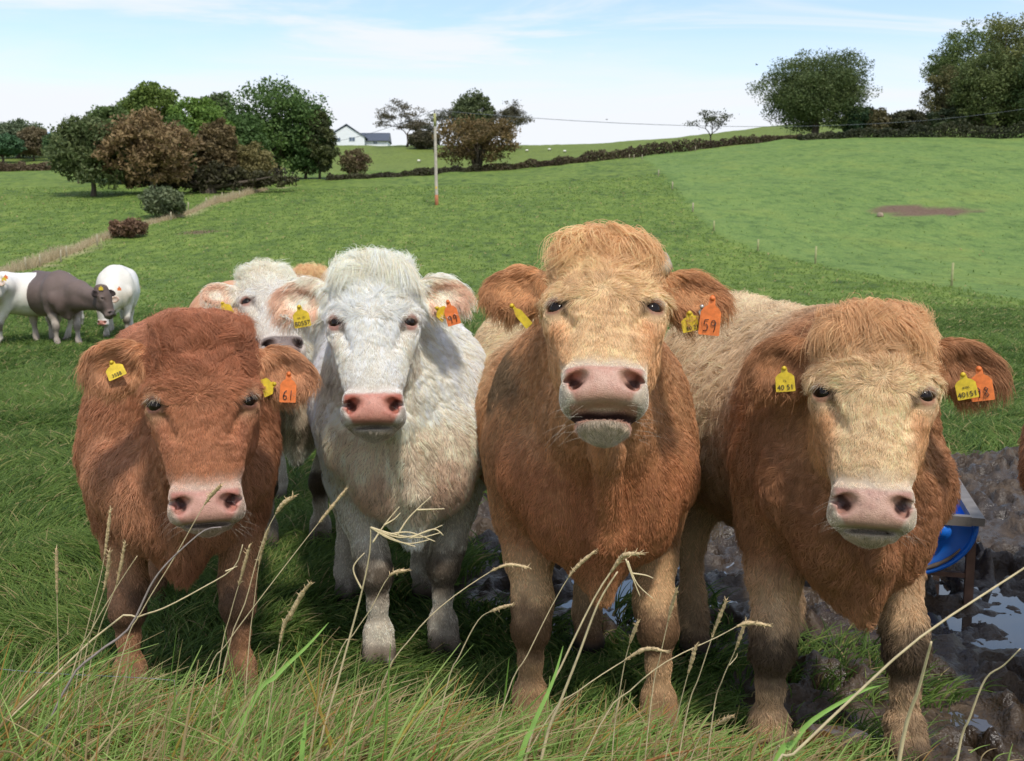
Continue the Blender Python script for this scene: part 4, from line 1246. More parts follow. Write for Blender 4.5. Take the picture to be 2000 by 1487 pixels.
tree('oak_tree', 'thin grey-green treetop showing behind the yellow-green tree', 432, 180, 300, 70, D=132, col=(78, 88, 58), seed=6, group=G1)
tree('autumn_tree', 'narrow red-brown tree beside the largest green tree', 425, 236, 372, 72, base=372, col=(88, 76, 52), col2=(114, 98, 66), seed=8, group=G1, depth=1)
tree('beech_tree', 'largest dark green tree at the house end of the copse', 543, 158, 352, 214, base=352, col=(62, 84, 42), col2=(92, 114, 58), seed=7, group=G1, n_clump=170, per=80)
tree('bush', 'small round olive bush in front of the largest copse tree', 492, 278, 372, 88, base=374, col=(94, 88, 54), col2=(126, 116, 72), seed=9, group=G1, n_clump=90, per=80, leaf=.2, cat='bush')
tree('autumn_tree', 'slim dark brownish tree at the house end of the copse', 624, 212, 345, 62, base=350, col=(60, 66, 42), col2=(92, 96, 56), seed=10, group=G1, depth=1)
for i_, (x_, t_, w_, c_, d_, lb_) in enumerate(((250, 240, 150, (66, 80, 46), 119, 'dark green tree filling the copse behind the rust-brown tree'), (365, 228, 120, (70, 92, 44), 116, 'green tree deep in the copse behind the narrow red-brown tree'),
        (470, 222, 120, (64, 84, 44), 122, 'green tree deep in the copse beside the largest tree'), (600, 200, 90, (62, 82, 44), 130, 'green tree behind the slim brownish tree'))):
    tree('oak_tree', lb_, x_, t_, 372, w_, D=d_, col=c_, seed=60 + i_, group=G1)
bare_tree('dead_tree', 'dead bare branches poking out above the copse', 160, 210, 330, 62, 3, levels=4, D=118, rt=.16, trunkh=.5)
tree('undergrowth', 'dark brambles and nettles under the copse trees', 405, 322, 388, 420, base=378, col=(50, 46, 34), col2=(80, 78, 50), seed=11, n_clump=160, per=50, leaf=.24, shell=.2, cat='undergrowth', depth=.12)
GF = 'trees beyond the far field edge'
tree('oak_tree', 'grey-green tree at the left edge of the photo', 46, 234, 308, 126, D=205, col=(82, 94, 70), col2=(108, 118, 88), seed=12, group=GF, leaf=.34)
tree('autumn_tree', 'reddish tree beside the grey-green tree at photo edge', 76, 248, 306, 56, D=196, col=(98, 88, 66), seed=13, group=GF, leaf=.3)
tree('bush', 'dark green bush under the reddish far tree', 16, 262, 308, 76, D=190, col=(60, 84, 56), seed=14, group=GF, cat='bush', leaf=.3)
tree('bush', 'green bush beside the shed roof', 128, 258, 312, 58, D=188, col=(66, 86, 54), seed=15, group=GF, cat='bush', leaf=.3)
tree('willow_bush', 'grey-green bush on the straw fence line', 321, 368, 426, 78, base=427, col=(78, 88, 62), col2=(110, 116, 84), seed=16, n_clump=90, per=90, leaf=.16, cat='bush')
tree('bramble_bush', 'low brown bramble mound on the straw fence line', 254, 430, 466, 74, base=464, col=(96, 74, 58), col2=(128, 100, 78), seed=17, n_clump=70, per=80, leaf=.13, cat='bush')
tree('shrub', 'reddish twiggy shrub on the hedge below the house', 693, 294, 346, 58, base=346, col=(98, 78, 62), col2=(112, 106, 72), seed=18, n_clump=80, per=50, leaf=.2, cat='shrub', multi=4)
bare_tree('open_tree', 'open umbrella-shaped tree beside the white house', 797, 193, 291, 112, 21, levels=6, D=236, spread=.62, leaf=.20, nleaf=6500, col=(100, 92, 72), rt=.38, trunkh=.42, flat=.7)
bare_tree('open_tree', 'thin open tree between utility pole and round-topped tree', 876, 204, 295, 92, 22, levels=6, D=232, spread=.65, leaf=.20, nleaf=4200, col=(92, 92, 72), rt=.32, trunkh=.36, flat=.6)
tree('oak_tree', 'tall round-topped tree behind the spreading brown shrub', 926, 176, 280, 82, D=225, col=(74, 84, 56), col2=(98, 106, 68), seed=19, leaf=.34, per=70)
bare_tree('open_tree', 'flat-topped open tree behind the brown shrub', 984, 192, 300, 96, 24, levels=6, D=226, spread=.7, leaf=.20, nleaf=6500, col=(94, 90, 70), rt=.36, trunkh=.4, flat=.9)
tree('shrub', 'dark shrub at the foot of the utility pole sky line', 832, 256, 292, 60, D=230, col=(76, 72, 56), seed=20, cat='shrub', leaf=.34)
tree('hawthorn_tree', 'spreading brown many-stemmed tree behind the utility pole', 932, 229, 322, 180, base=333, col=(84, 72, 46), col2=(120, 100, 64), seed=25, n_clump=150, per=75, multi=7, leaf=.24)
bare_tree('wind_bent_tree', 'small wind-bent bare tree on the hedge', 1382, 214, 277, 76, 31, levels=5, D=172, spread=.6, leaf=.2, nleaf=900, col=(76, 80, 56), rt=.16, trunkh=.3)
tree('beech_tree', 'large rounded solitary tree on the hedge line', 1582, 94, 282, 216, D=166, col=(68, 82, 48), col2=(96, 106, 62), seed=26, n_clump=320, per=230, leaf=.20, shell=.30, pn=2.05, trunk=.5, depth=.9)
tree('holly_tree', 'dark narrow tree beside the large solitary tree', 1664, 206, 268, 66, D=164, col=(48, 66, 44), seed=27, n_clump=70)
tree('bush', 'pointed brownish bush between solitary tree and wood', 1702, 214, 266, 46, D=163, col=(84, 78, 54), seed=28, cat='bush', n_clump=60)
tree('bush', 'dark bramble bank reaching the wood', 1768, 214, 268, 110, D=164, col=(58, 62, 46), col2=(84, 82, 58), seed=29, cat='bush', n_clump=90)
GW = 'trees of the wood'
tree('beech_tree', 'outermost tall tree of the wood above the field', 1872, 42, 262, 155, D=168, col=(74, 90, 50), col2=(106, 118, 66), seed=30, group=GW, n_clump=160, per=160, leaf=.235, trunk=.5)
tree('beech_tree', 'tallest tree of the wood at the photo edge', 1985, 18, 268, 195, D=160, col=(84, 92, 52), col2=(118, 120, 70), seed=32, group=GW, n_clump=180, per=160, leaf=.235, trunk=.5)
tree('oak_tree', 'olive tree in the front of the wood', 1925, 95, 268, 150, D=156, col=(72, 84, 48), col2=(98, 106, 60), seed=33, group=GW, n_clump=150, per=150, leaf=.235)
tree('autumn_tree', 'low brownish tree at the open end of the wood', 1832, 128, 262, 96, D=163, col=(78, 80, 50), col2=(110, 104, 66), seed=34, group=GW, n_clump=90, per=120, leaf=.20)
tree('oak_tree', 'dark tree in the wood leaving the photo edge', 2040, 60, 268, 170, D=152, col=(62, 76, 46), seed=35, group=GW, n_clump=120, per=70)
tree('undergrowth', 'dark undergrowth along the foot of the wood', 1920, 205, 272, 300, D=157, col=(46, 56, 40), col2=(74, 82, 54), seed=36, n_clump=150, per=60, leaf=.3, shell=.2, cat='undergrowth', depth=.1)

def hedge(name, label, pts, h_px, col, col2, seed, n, width=.9, leaf=.22):
    """hedge along base pixels; h_px its height in photograph pixels at each"""
    rng = np.random.default_rng(seed)
    G = [on_land(x, y) if not isinstance(y, tuple) else Vector((pix_dir(x, 500).x / pix_dir(x, 500).y * y[0], y[0], 0)) for x, y in pts]
    for q in G: q.z = zl(q.x, q.y)
    hh = [h * q.y / FPX for h, q in zip(h_px, G)]
    seg = np.array([(b - a).length for a, b in zip(G[:-1], G[1:])]); cum = np.concatenate([[0], np.cumsum(seg)])
    s = rng.random(n) * cum[-1]
    X, Y, Hh = [np.interp(s, cum, arr) for arr in ([q.x for q in G], [q.y for q in G], hh)]
    lump = .72 + .30 * vnoise(np.stack([s, 0 * s, 0 * s], 1), .35, seed) + .18 * vnoise(np.stack([s, 0 * s, 0 * s], 1), 1.1, seed + 1)
    a = rng.random(n) * math.pi
    r = rng.random(n) ** .4
    y = np.cos(a) * r * width
    z = np.sin(a) * r * Hh * lump
    pt = np.stack([X - G[0].x, Y + y - G[0].y, land_z(X, Y + y) + z - G[0].z], axis=1)
    v, f = leaf_quads(pt, leaf, rng)
    tone = np.clip(.5 + .5 * vnoise(np.stack([s, 0 * s, 0 * s], 1), .25, seed + 5) + .2 * rng.standard_normal(n), 0, 1)
    cl = mixv(np.tile(L(*col), (n, 1)), L(*col2), tone)
    t = empty(name, G[0])
    mesh_from('foliage', v, f, False, LEAF, np.repeat(cl, 4, axis=0), parent=t)
    mb = MB()
    for q in np.linspace(0, cum[-1], 40):
        x_, y_, h_ = np.interp(q, cum, [g.x for g in G]), np.interp(q, cum, [g.y for g in G]), np.interp(q, cum, hh)
        b = Vector((x_, y_, zl(x_, y_))) - G[0]
        mb.tube([b - Vector((0, 0, .2)), b + Vector((.1, 0, h_ * .5))], [.06, .03], 5)
    o = mb.build('stems', BARKD, t, True); o['kind'] = 'stuff'
    tag(t, label, 'hedge')
    return t
hedge('hedge', 'dark field hedge below the house, from copse to pole', [(640, 352), (720, 349), (850, 341), (940, 335)], [14, 14, 16, 18], (62, 58, 46), (86, 84, 56), 3, 5200)
hedge('hedge', 'brown hedge climbing from the spreading tree to the solitary tree', [(940, 335), (1020, 329), (1100, 322), (1180, 313), (1262, 304), (1340, 296), (1400, 288), (1500, 277), (1580, 273)],
      [14, 13, 20, 24, 28, 24, 22, 14, 10], (78, 66, 52), (98, 88, 64), 5, 11000)
hedge('hedge', 'hedge bank from solitary tree into the wood', [(1560, 274), (1640, 271), (1720, 269), (1800, 268), (1900, 269), (2060, 271)], [12, 16, 30, 36, 34, 34], (56, 62, 44), (84, 84, 58), 6, 7000)
hedge('hedge', 'brown bramble hedge at the far left field edge', [(-60, 336), (40, 334), (112, 332)], [26, 28, 28], (84, 70, 56), (112, 96, 74), 7, 4000, width=1.5)

# white bungalow on the sky line
WALLM = mat_plain("render_white", lin(226, 228, 230), .8, .05, 1.5)
SLATE = mat_plain("slate", lin(74, 80, 92), .55, .2, 2.5)
GLASS = mat_plain("window_glass", lin(92, 106, 124), .12, .1, .5)
FRAMEM = mat_plain("window_frame", lin(200, 204, 208), .5, .05)
hb = P(705, 291, 262); hm = 262 / FPX
hz_ = zl(hb.x, 262.0)
house = empty('house', (hb.x, 262.0, hz_ + .15))
tag(house, 'white bungalow with dark slate roof on the skyline', 'house')
def hx(px): return (px - 705) * hm
def hh(py): return (291 - py) * hm + .2
def prism(name, prof, y0, y1, mat, par):
    """profile in (x, z) extruded along y"""
    n = len(prof); v = [(x, y0, z) for x, z in prof] + [(x, y1, z) for x, z in prof]
    me = bpy.data.meshes.new(name)
    f = [list(range(n))[::-1] if False else list(range(n)), list(range(n, 2 * n))[::-1]] + [[i, i + n, (i + 1) % n + n, (i + 1) % n] for i in range(n)]
    me.from_pydata(v, [], f); me.materials.append(mat); me.update()
    bm = bmesh.new(); bm.from_mesh(me); bmesh.ops.recalc_face_normals(bm, faces=bm.faces); bm.to_mesh(me); bm.free()
    o = bpy.data.objects.new(name, me); C.objects.link(o); o.parent = par
    return o
# gabled front, facing the field
prism('wall', [(hx(650), -.8), (hx(716), -.8), (hx(716), hh(279)), (hx(683), hh(259)), (hx(650), hh(277))], -4.0, 5.0, WALLM, house)
prism('wall', [(hx(716.2), -.8), (hx(758), -.8), (hx(758), hh(284.5)), (hx(716.2), hh(284.5))], -1.5, 4.5, WALLM, house)
prism('roof', [(hx(646), hh(279.5)), (hx(683), hh(257)), (hx(720), hh(281.5)), (hx(720), hh(280)), (hx(683), hh(255)), (hx(646), hh(277.6))], -4.3, 5.2, SLATE, house)
wr = empty('dummy', (0, 0, 0)); bpy.data.objects.remove(wr)
def quadroof(name, x0, x1, ye, yr, ze, zr, yb):
    v = [(x0, ye, ze), (x1, ye, ze), (x1, yr, zr), (x0, yr, zr), (x0, yb, ze), (x1, yb, ze), (x0, ye, ze - .15), (x1, ye, ze - .15), (x1, yb, ze - .15), (x0, yb, ze - .15)]
    f4 = np.array([(0, 1, 2, 3), (3, 2, 5, 4), (6, 7, 1, 0), (4, 5, 8, 9), (9, 8, 7, 6)]); f3 = np.array([(0, 3, 4), (1, 5, 2)])
    return mesh_from(name, v, [f3, f4], False, SLATE, parent=house)
quadroof('roof', hx(702), hx(760), -2.0, 1.5, hh(284), hh(266.5), 5.0)
for x0, x1, y0, y1, yy in ((659.5, 671.5, 281, 288.5, -4.0), (687, 699, 279.5, 287.5, -4.0), (730, 738, 285, 290.5, -1.5)):
    w_ = MB().box(((hx(x0) + hx(x1)) / 2, yy - .02, (hh(y0) + hh(y1)) / 2), ((hx(x1) - hx(x0)) / 2, .05, (hh(y0) - hh(y1)) / 2)).build('window', FRAMEM, house)
    k = (hx(x1) - hx(x0))
    for j in (0, 1):
        MB().box((hx(x0) + k * (.27 + .46 * j), yy - .075, (hh(y0) + hh(y1)) / 2), (k * .20, .012, (hh(y0) - hh(y1)) / 2 - .08)).build('pane', GLASS, w_)
ch = MB().box((hx(652.5), 1.0, hh(272)), (.3, .4, 1.6)).build('chimney', WALLM, house)
MB().box((hx(651.2), -4.25, hh(284)), (.05, .05, .9)).build('drainpipe', FRAMEM, house)
# shed roof at the far left
sb = P(112, 290, 215); sz_ = zl(sb.x, 215.0)
shed = empty('shed', (sb.x, 215.0, sz_)); tag(shed, 'farm shed with pale blue-grey roof behind the far left bushes', 'shed')
sm_ = 215 / FPX
prism('wall', [(-3.2, -.5), (3.2, -.5), (3.2, (305 - 286) * sm_ + .8), (-3.2, (305 - 286) * sm_ + .8)], -2.5, 2.5, mat_plain("shed_wall", lin(120, 104, 96), .8), shed)
_z = (305 - 286) * sm_ + .8
mesh_from('roof', [(-3.5, -2.8, _z), (3.5, -2.8, _z), (3.0, 0, _z + 1.9), (-2.2, 0, _z + 1.9), (-3.5, 2.8, _z), (3.5, 2.8, _z)], [np.array([(0, 3, 4), (1, 5, 2)]), np.array([(0, 1, 2, 3), (3, 2, 5, 4)])], False, mat_plain("shed_roof", lin(150, 170, 188), .5), parent=shed)

# utility pole and its line
pg = on_land(853, 401)
pole = empty('utility_pole', pg); tag(pole, 'weathered wooden utility pole standing alone in the field', 'pole')
ph_ = P(849, 222, pg.y).z - pg.z
tx = P(849, 222, pg.y).x - pg.x
pt_ = lambda s: Vector((tx * s, 0, ph_ * s))
MB().tube([pt_(.11), pt_(.5), pt_(.86)], [.15, .135, .12], 12, False).build('shaft', mat_plain("pole_grey", lin(178, 168, 154), .85, .2, 3.0, .4), pole, True)
MB().tube([pt_(-.04), pt_(.111)], [.162, .152], 12).build('butt', mat_plain("pole_butt", lin(164, 104, 70), .85, .2, 3.0), pole, True)
MB().tube([pt_(.859), pt_(1.0)], [.122, .112], 12).build('top', mat_plain("pole_lichen", lin(150, 148, 96), .9, .2, 3.0), pole, True)
MB().box(pt_(.19) + Vector((0, -.155, 0)), (.07, .01, .10)).build('warning_plate', mat_plain("plate_yellow", lin(224, 186, 50), .5), pole)
INS = mat_plain("insulator", lin(84, 70, 62), .3)
WIREM = mat_plain("wire_dark", lin(84, 88, 94), .6)
MB().tube([pt_(1.0), pt_(1.0) + Vector((0, 0, .28))], [.05, .035], 8).build('insulator', INS, pole, True)
topw = Vector(pg) + pt_(1.0) + Vector((0, 0, .28))
def wire(label, a, b, sag, r=.022):
    pts = []
    for i in range(33):
        t_ = i / 32; q = a.lerp(b, t_); q.z -= sag * 4 * t_ * (1 - t_); pts.append(q)
    o = MB().tube(pts, r, 5).build('overhead_wire', WIREM, None, True)
    return tag(o, label, 'wire', 'overhead lines')
wire('overhead line from the utility pole towards the wood', topw, P(2050, 205, 152), 2.2, .024)
wire('overhead line from the utility pole past the house roof', topw, P(560, 268, 250), 2.0, .024)

# fence posts
POSTM = mat_plain("post_wood", lin(156, 146, 122), .9, .25, 6.0, .4)
POSTG = mat_plain("post_green", lin(150, 150, 104), .9, .25, 6.0, .4)
def post(px, py, hpx, label, group, mat=POSTM, r=.05, lean=0.0, D=None):
    g = on_land(px, py)
    h = max(hpx * g.y / FPX, .7)
    o = MB().tube([(0, 0, -.3), (lean * h * .5, 0, h * .5), (lean * h, 0, h)], [r, r * .97, r * .92], 8).build('fence_post', mat, None, True)
    o.location = g
    return tag(o, label, 'fence post', group)
GR = 'posts between the two greens of the hillside'
for px, py, h, lb in ((1858, 561, 47, 'tall fence post beside the grass at the right of the field line'), (1592, 516, 34, 'fence post second from the right along the field line'),
                      (1480, 491, 22, 'fence post on a grassy mound along the field line'), (1394, 452, 18, 'fence post above the horned cow along the field line'),
                      (1353, 414, 14, 'fence post halfway up the field line'), (1313, 370, 13, 'brown fence post high on the field line'),
                      (1286, 345, 11, 'fence post fourth below the hedge on the field line'), (1254, 312, 8, 'fence post where the field line meets the hedge'),
                      (1238, 311, 9, 'fence post middle of three at the hedge end'), (1229, 311, 9, 'fence post leftmost of three at the hedge end'),
                      (1358, 296, 7, 'lone fence post below the wind-bent tree')):
    post(px, py, h, lb, GR, POSTG if px > 1390 else POSTM, .055 if px > 1500 else .06, .03)
for px, lb in ((1785, 'post at the edge of the bramble bank'), (1845, 'post at the foot of the outermost wood tree'), (1904, 'post before the dark undergrowth of the wood')):
    post(px, 266, 12, lb, 'posts along the wood', POSTG, .06, .04)
GL = 'posts along the straw-coloured fence line'
ll = ((50, 528, 12), (78, 521, 10), (130, 503, 20), (119, 512, 11), (190, 480, 22), (198, 487, 20), (274, 453, 16), (334, 432, 14), (368, 411, 9), (403, 402, 9), (420, 398, 10), (434, 391, 8), (455, 388, 9), (468, 387, 10))
nm = ('first', 'second', 'third', 'fourth', 'fifth', 'sixth', 'seventh', 'eighth', 'ninth', 'tenth', 'eleventh', 'twelfth', 'thirteenth', 'last')
for (px, py, h), k in zip(ll, nm):
    post(px, py, h, f'{k} wooden post from the dark cow along the straw fence line', GL, POSTG if px in (198, 274) else POSTM, .05, .02)
# straw-coloured dead grass along that line
rng = np.random.default_rng(77)
sL = np.array([(a.x, a.y) for a in LEFT_LINE[:-1]]); cs = np.concatenate([[0], np.cumsum(np.hypot(*np.diff(sL, axis=0).T))])
n = 8000; s_ = rng.random(n) * cs[-1]
X = np.interp(s_, cs, sL[:, 0]) + rng.normal(0, .16, n); Y = np.interp(s_, cs, sL[:, 1]) + rng.normal(0, .30, n)
Z = land_z(X, Y); hgt = .35 + .55 * rng.random(n) ** 1.5
hgt *= .35 + .75 * (.5 + .5 * vnoise(np.stack([s_, 0 * s_, 0 * s_], 1), .35, 4))
lean = rng.normal(0, .22, (n, 2))
pts = np.stack([np.stack([X + lean[:, 0] * hgt * t * t, Y + lean[:, 1] * hgt * t * t, Z + hgt * t], axis=1) for t in (0, .5, 1)], axis=1)
rr = np.tile(np.array([.009, .008, .003]), (n, 1))
cc = mixv(np.tile(L(172, 152, 118), (n, 1)), L(214, 198, 164), rng.random(n)) * (.8 + .4 * rng.random(n))[:, None]
GRASSM = mat_col("grass_blades", .55, .3, transl=.40)
strawg = curves_from('dry_grass', pts, rr, cc, GRASSM)
tag(strawg, 'straw-coloured dead grass along the old fence line', 'grass', kind='stuff')

# sheep far off, and birds
SHEEPM = mat_plain("fleece", lin(226, 222, 210), .9, .1, 6.0, .5)
DARKM = mat_plain("dark_face", lin(60, 56, 52), .8)
def sheep(px, py, label, D=None, rz=0.3):
    g = on_land(px, py) if D is None else Vector((pix_dir(px, 500).x / pix_dir(px, 500).y * D, D, 0)); g.z = zl(g.x, g.y)
    r = empty('sheep', g, rz); r.scale = (.6, .6, .6); tag(r, label, 'sheep', 'sheep grazing beyond the hedge')
    b = uvsphere('body', (0, 0, 0), 1.0, SHEEPM, r, 10)
    for q in b.data.vertices: q.co = Vector((q.co.x * .55 * (1 + .06 * math.sin(q.co.z * 9)), q.co.y * .28, q.co.z * .30 + .62))
    h = uvsphere('head', (0, 0, 0), 1.0, DARKM, r, 8)
    for q in h.data.vertices: q.co = Vector((q.co.x * .16 + .62, q.co.y * .09, q.co.z * .12 + .50))
    for sx in (-.32, .32):
        for sy in (-.14, .14):
            MB().tube([(sx, sy, -.05), (sx, sy, .45)], [.04, .055], 6).build('leg', DARKM, r, True)
for px, py, lb in ((818, 318, 'white sheep nearest the utility pole beyond the hedge'), (1029, 297.5, 'white sheep right of the spreading brown tree'), (1073, 295.5, 'white sheep in the middle of the far slope'), (1103, 299, 'white sheep lowest on the far slope')):
    sheep(px, py, lb)
BIRDM = mat_plain("bird_dark", lin(40, 40, 44), .7)
def bird(px, py, D, span, label, rz):
    r = empty('bird', P(px, py, D), rz); tag(r, label, 'bird', 'birds in the sky')
    s = span
    MB().tube([(0, -.22 * s, 0), (0, -.12 * s, .01 * s), (0, .05 * s, .01 * s), (0, .25 * s, 0)], [.015 * s, .06 * s, .06 * s, .02 * s], 8).build('body', BIRDM, r, True)
    for k in (-1, 1):
        mesh_from('wing', [(0, -.1 * s, .03 * s), (k * .25 * s, -.12 * s, .16 * s), (k * .5 * s, .04 * s, .10 * s), (k * .22 * s, .08 * s, .13 * s), (0, .1 * s, .03 * s)], [np.array([(0, 1, 3), (1, 2, 3), (0, 3, 4)])], True, BIRDM, parent=r)
bird(1478, 127, 70, .42, 'dark bird flying left of the solitary tree', .8)
bird(1185, 234, 110, .5, 'small pale bird low over the far slope', 2.2)
# a stone by the scrape
g = on_land(1719, 424)
st = uvsphere('stone', (0, 0, 0), 1.0, mat_plain("stone", lin(150, 132, 112), .9, .2, 4, .5), None, 10)
for q in st.data.vertices: q.co = Vector((q.co.x * .24, q.co.y * .22, q.co.z * .2 + .1 + .04 * math.sin(7 * q.co.x + 5 * q.co.y)))
st.location = g; tag(st, 'pale stone beside the bare earth scrape', 'stone')
# ------------------------------------------------------------------ build the herd, ear tags and horn
for c_ in HERD:
    if c_['base'][1] > 6: c_['z0'] = zl(*c_['base']) - .02
    ob_ = make_cow(c_)
    tag(ob_, c_['label'], 'cow', 'young cattle of the herd')
ORANGE = mat_plain("tag_orange", lin(224, 118, 56), .5, .22, 70)
YELLOW = mat_plain("tag_yellow", lin(212, 180, 44), .5, .22, 70)
INK = mat_plain("marker_ink", lin(52, 40, 40), .6, .1)
STROKES = {'6': [(.75, 1), (.42, .78), (.2, .38), (.28, .08), (.55, 0), (.78, .16), (.72, .4), (.45, .46), (.22, .3)], '1': [(.52, 1), (.46, 0)],
           '9': [(.76, .74), (.58, .97), (.28, .92), (.18, .66), (.38, .5), (.66, .6), (.77, .8), (.72, .4), (.62, 0)],
           '5': [(.82, 1), (.34, .96), (.28, .58), (.58, .62), (.8, .4), (.66, .08), (.2, .04)],
           '8': [(.52, .54), (.26, .74), (.44, .98), (.72, .82), (.52, .54), (.24, .26), (.48, 0), (.76, .2), (.52, .54)]}
def cow_hit(sp, px, py, back=0.0):
    S, hR, hw, hs, Rw, base, ob = sp['_']
    d = np.array(pix_dir(px, py)); d /= np.linalg.norm(d)
    t0 = max(np.linalg.norm(np.array(sp['head_at'])) - .9, .5)
    t = np.arange(t0, t0 + 1.8, .004)
    w = np.array((0, 0, CAM_H)) + d[None] * t[:, None]
    f = S.points((w - base) @ Rw, ('head', 'earL', 'earR'))
    k = np.argmax(f < .0) if (f < 0).any() else np.argmin(f)
    return w[k] - d * back
def ear_tag(sp, px, py, wm, hm, mat, text, roll=0.0, turn=0.0, hand=False, label=None, lift=.034, small=None, tilt=0.0):
    """a tag hanging on an ear, its centre at a photograph pixel"""
    S, hR, hw, hs, Rw, base, ob = sp['_']
    c = cow_hit(sp, px, py, lift)
    y = norm(np.array((c[0], c[1], (c[2] - CAM_H) * .6)))
    up = np.array((0, 0, 1.0)); x = norm(np.cross(y, up)); z = np.cross(x, y)
    R = Matrix((x, y, z)).transposed() @ Matrix.Rotation(turn, 3, 'Z') @ Matrix.Rotation(tilt, 3, 'X') @ Matrix.Rotation(roll, 3, 'Y')
    w, h = wm / 2, hm / 2
    prof = [(-w, -h), (-w * .92, -h * 1.06), (w * .92, -h * 1.06), (w, -h), (w * .97, h * .18), (w * .72, h * .42), (w * .34, h * .58), (w * .26, h), (w * .1, h * 1.12), (-w * .1, h * 1.12), (-w * .26, h), (-w * .34, h * .58), (-w * .72, h * .42), (-w * .97, h * .18)]
    n = len(prof)
    bend = lambda a, b: .0 + .10 * (a * a) / wm + .06 * (b * b) / hm
    v = [(a, bend(a, b) - .0011, b) for a, b in prof] + [(a, bend(a, b) + .0011, b) for a, b in prof]
    me = bpy.data.meshes.new('ear_tag')
    # a strip of quads across, so that the bend shows
    L_ = [13, 12, 11, 10]; me.from_pydata(v, [], [list(range(n)), list(range(n, 2 * n))[::-1]] + [[i, i + n, (i + 1) % n + n, (i + 1) % n] for i in range(n)])
    me.materials.append(mat); me.update()
    o = bpy.data.objects.new('ear_tag', me); C.objects.link(o); o.parent = ob
    M = Matrix.Translation(Vector(c)) @ R.to_4x4()
    o.matrix_parent_inverse = Matrix.Identity(4)
    o.matrix_local = (Matrix.Translation(Vector(base)) @ Matrix(Rw).to_4x4()).inverted() @ M
    if label: o['label'] = label
    bt = MB().tube([(0, -.006, h * .94), (0, -.002, h * .94)], [.0035, .006], 10).tube([(0, -.002, h * .94), (0, .012, h * .94)], [.003, .003], 8).build('button', mat, o, True)
    if text and hand:
        mb = MB(); sw = wm * .36; sh_ = hm * .32
        for i, ch_ in enumerate(text):
            x0 = (i - len(text) / 2) * sw
            mb.tube([(x0 + a * sw, bend(x0 + a * sw, -h * .85 + b * sh_) - .0022, -h * .85 + b * sh_) for a, b in STROKES[ch_]], .0012, 6)
        mb.build('lettering', INK, o, True)
    elif text:
        for tx_, size, z0, wmax in [(text, hm * .30, -h * .88, .95)] + ([(small, hm * .13, -h * .22, .7)] if small else []):
            fc = bpy.data.curves.new('lettering', 'FONT'); fc.body = tx_; fc.size = size; fc.align_x = 'CENTER'; fc.extrude = .0003
            fo = bpy.data.objects.new('lettering', fc); C.objects.link(fo)
            bpy.context.view_layer.update()
            dg = bpy.context.evaluated_depsgraph_get()
            me2 = bpy.data.meshes.new_from_object(fo.evaluated_get(dg))
            bpy.data.objects.remove(fo)
            me2.materials.clear(); me2.materials.append(INK)
            co = np.zeros(len(me2.vertices) * 3, dtype=np.float32); me2.vertices.foreach_get('co', co); co = co.reshape(-1, 3)
            k = min(1.0, wm * wmax / max(np.ptp(co[:, 0]), 1e-6))
            q = np.stack([co[:, 0] * k, 0 * co[:, 0], z0 + co[:, 1]], axis=1)
            q[:, 1] = .10 * q[:, 0] ** 2 / wm + .06 * q[:, 2] ** 2 / hm - .0016 - co[:, 2]
            me2.vertices.foreach_set('co', q.astype(np.float32).ravel()); me2.update()
            lo_ = bpy.data.objects.new('lettering', me2); C.objects.link(lo_); lo_.parent = o
    return o
ear_tag(c61, 563, 757, .046, .080, ORANGE, '61', rad(4), rad(6), True, 'orange tag numbered 61')
ear_tag(c61, 524, 755, .050, .040, YELLOW, None, rad(70), rad(20), label='yellow tag half hidden by ear hair')
ear_tag(c61, 224, 722, .050, .046, YELLOW, '3558', rad(-24), rad(-20), label='yellow tag on the raised ear', tilt=rad(-15))
ear_tag(c99, 588, 618, .052, .066, YELLOW, '80557', rad(-10), 0, label='yellow tag', small='UK 121', lift=.046)
ear_tag(c99, 881, 611, .044, .078, ORANGE, '99', rad(-16), 0, True, 'orange tag numbered 99', lift=.048)
ear_tag(c99, 862, 610, .046, .046, YELLOW, None, rad(-50), rad(30), label='yellow tag behind the orange tag', lift=.024)
ear_tag(c59, 1016, 616, .022, .070, YELLOW, None, rad(-42), rad(-20), label='yellow tag seen nearly edge-on')
ear_tag(c59, 1388, 617, .052, .092, ORANGE, '59', rad(5), 0, True, 'orange tag numbered 59', lift=.052)
ear_tag(c59, 1350, 628, .052, .046, YELLOW, '80 21', rad(-14), rad(12), label='yellow tag beside the orange tag')
ear_tag(c98, 1533, 741, .048, .060, YELLOW, '40 51', rad(-6), 0, label='yellow tag with black digits', small='72-')
ear_tag(c98, 1886, 754, .048, .060, YELLOW, '40151', rad(-15), 0, label='yellow tag in front of the orange tag', small='8795', lift=.042)
ear_tag(c98, 1916, 750, .052, .078, ORANGE, '98', rad(-10), 0, True, 'orange tag numbered 98', lift=.032)
ear_tag(c_beh, 440, 603, .055, .060, YELLOW, None, rad(-25), 0)
for sp_, px_, py_, m_ in ((c_dark, 197, 563, YELLOW), (c_wl, 8, 545, YELLOW), (c_wl, 11, 541, ORANGE), (c_wr, 233, 564, ORANGE)):
    ear_tag(sp_, px_, py_, .07, .07, m_, None, 0, 0)
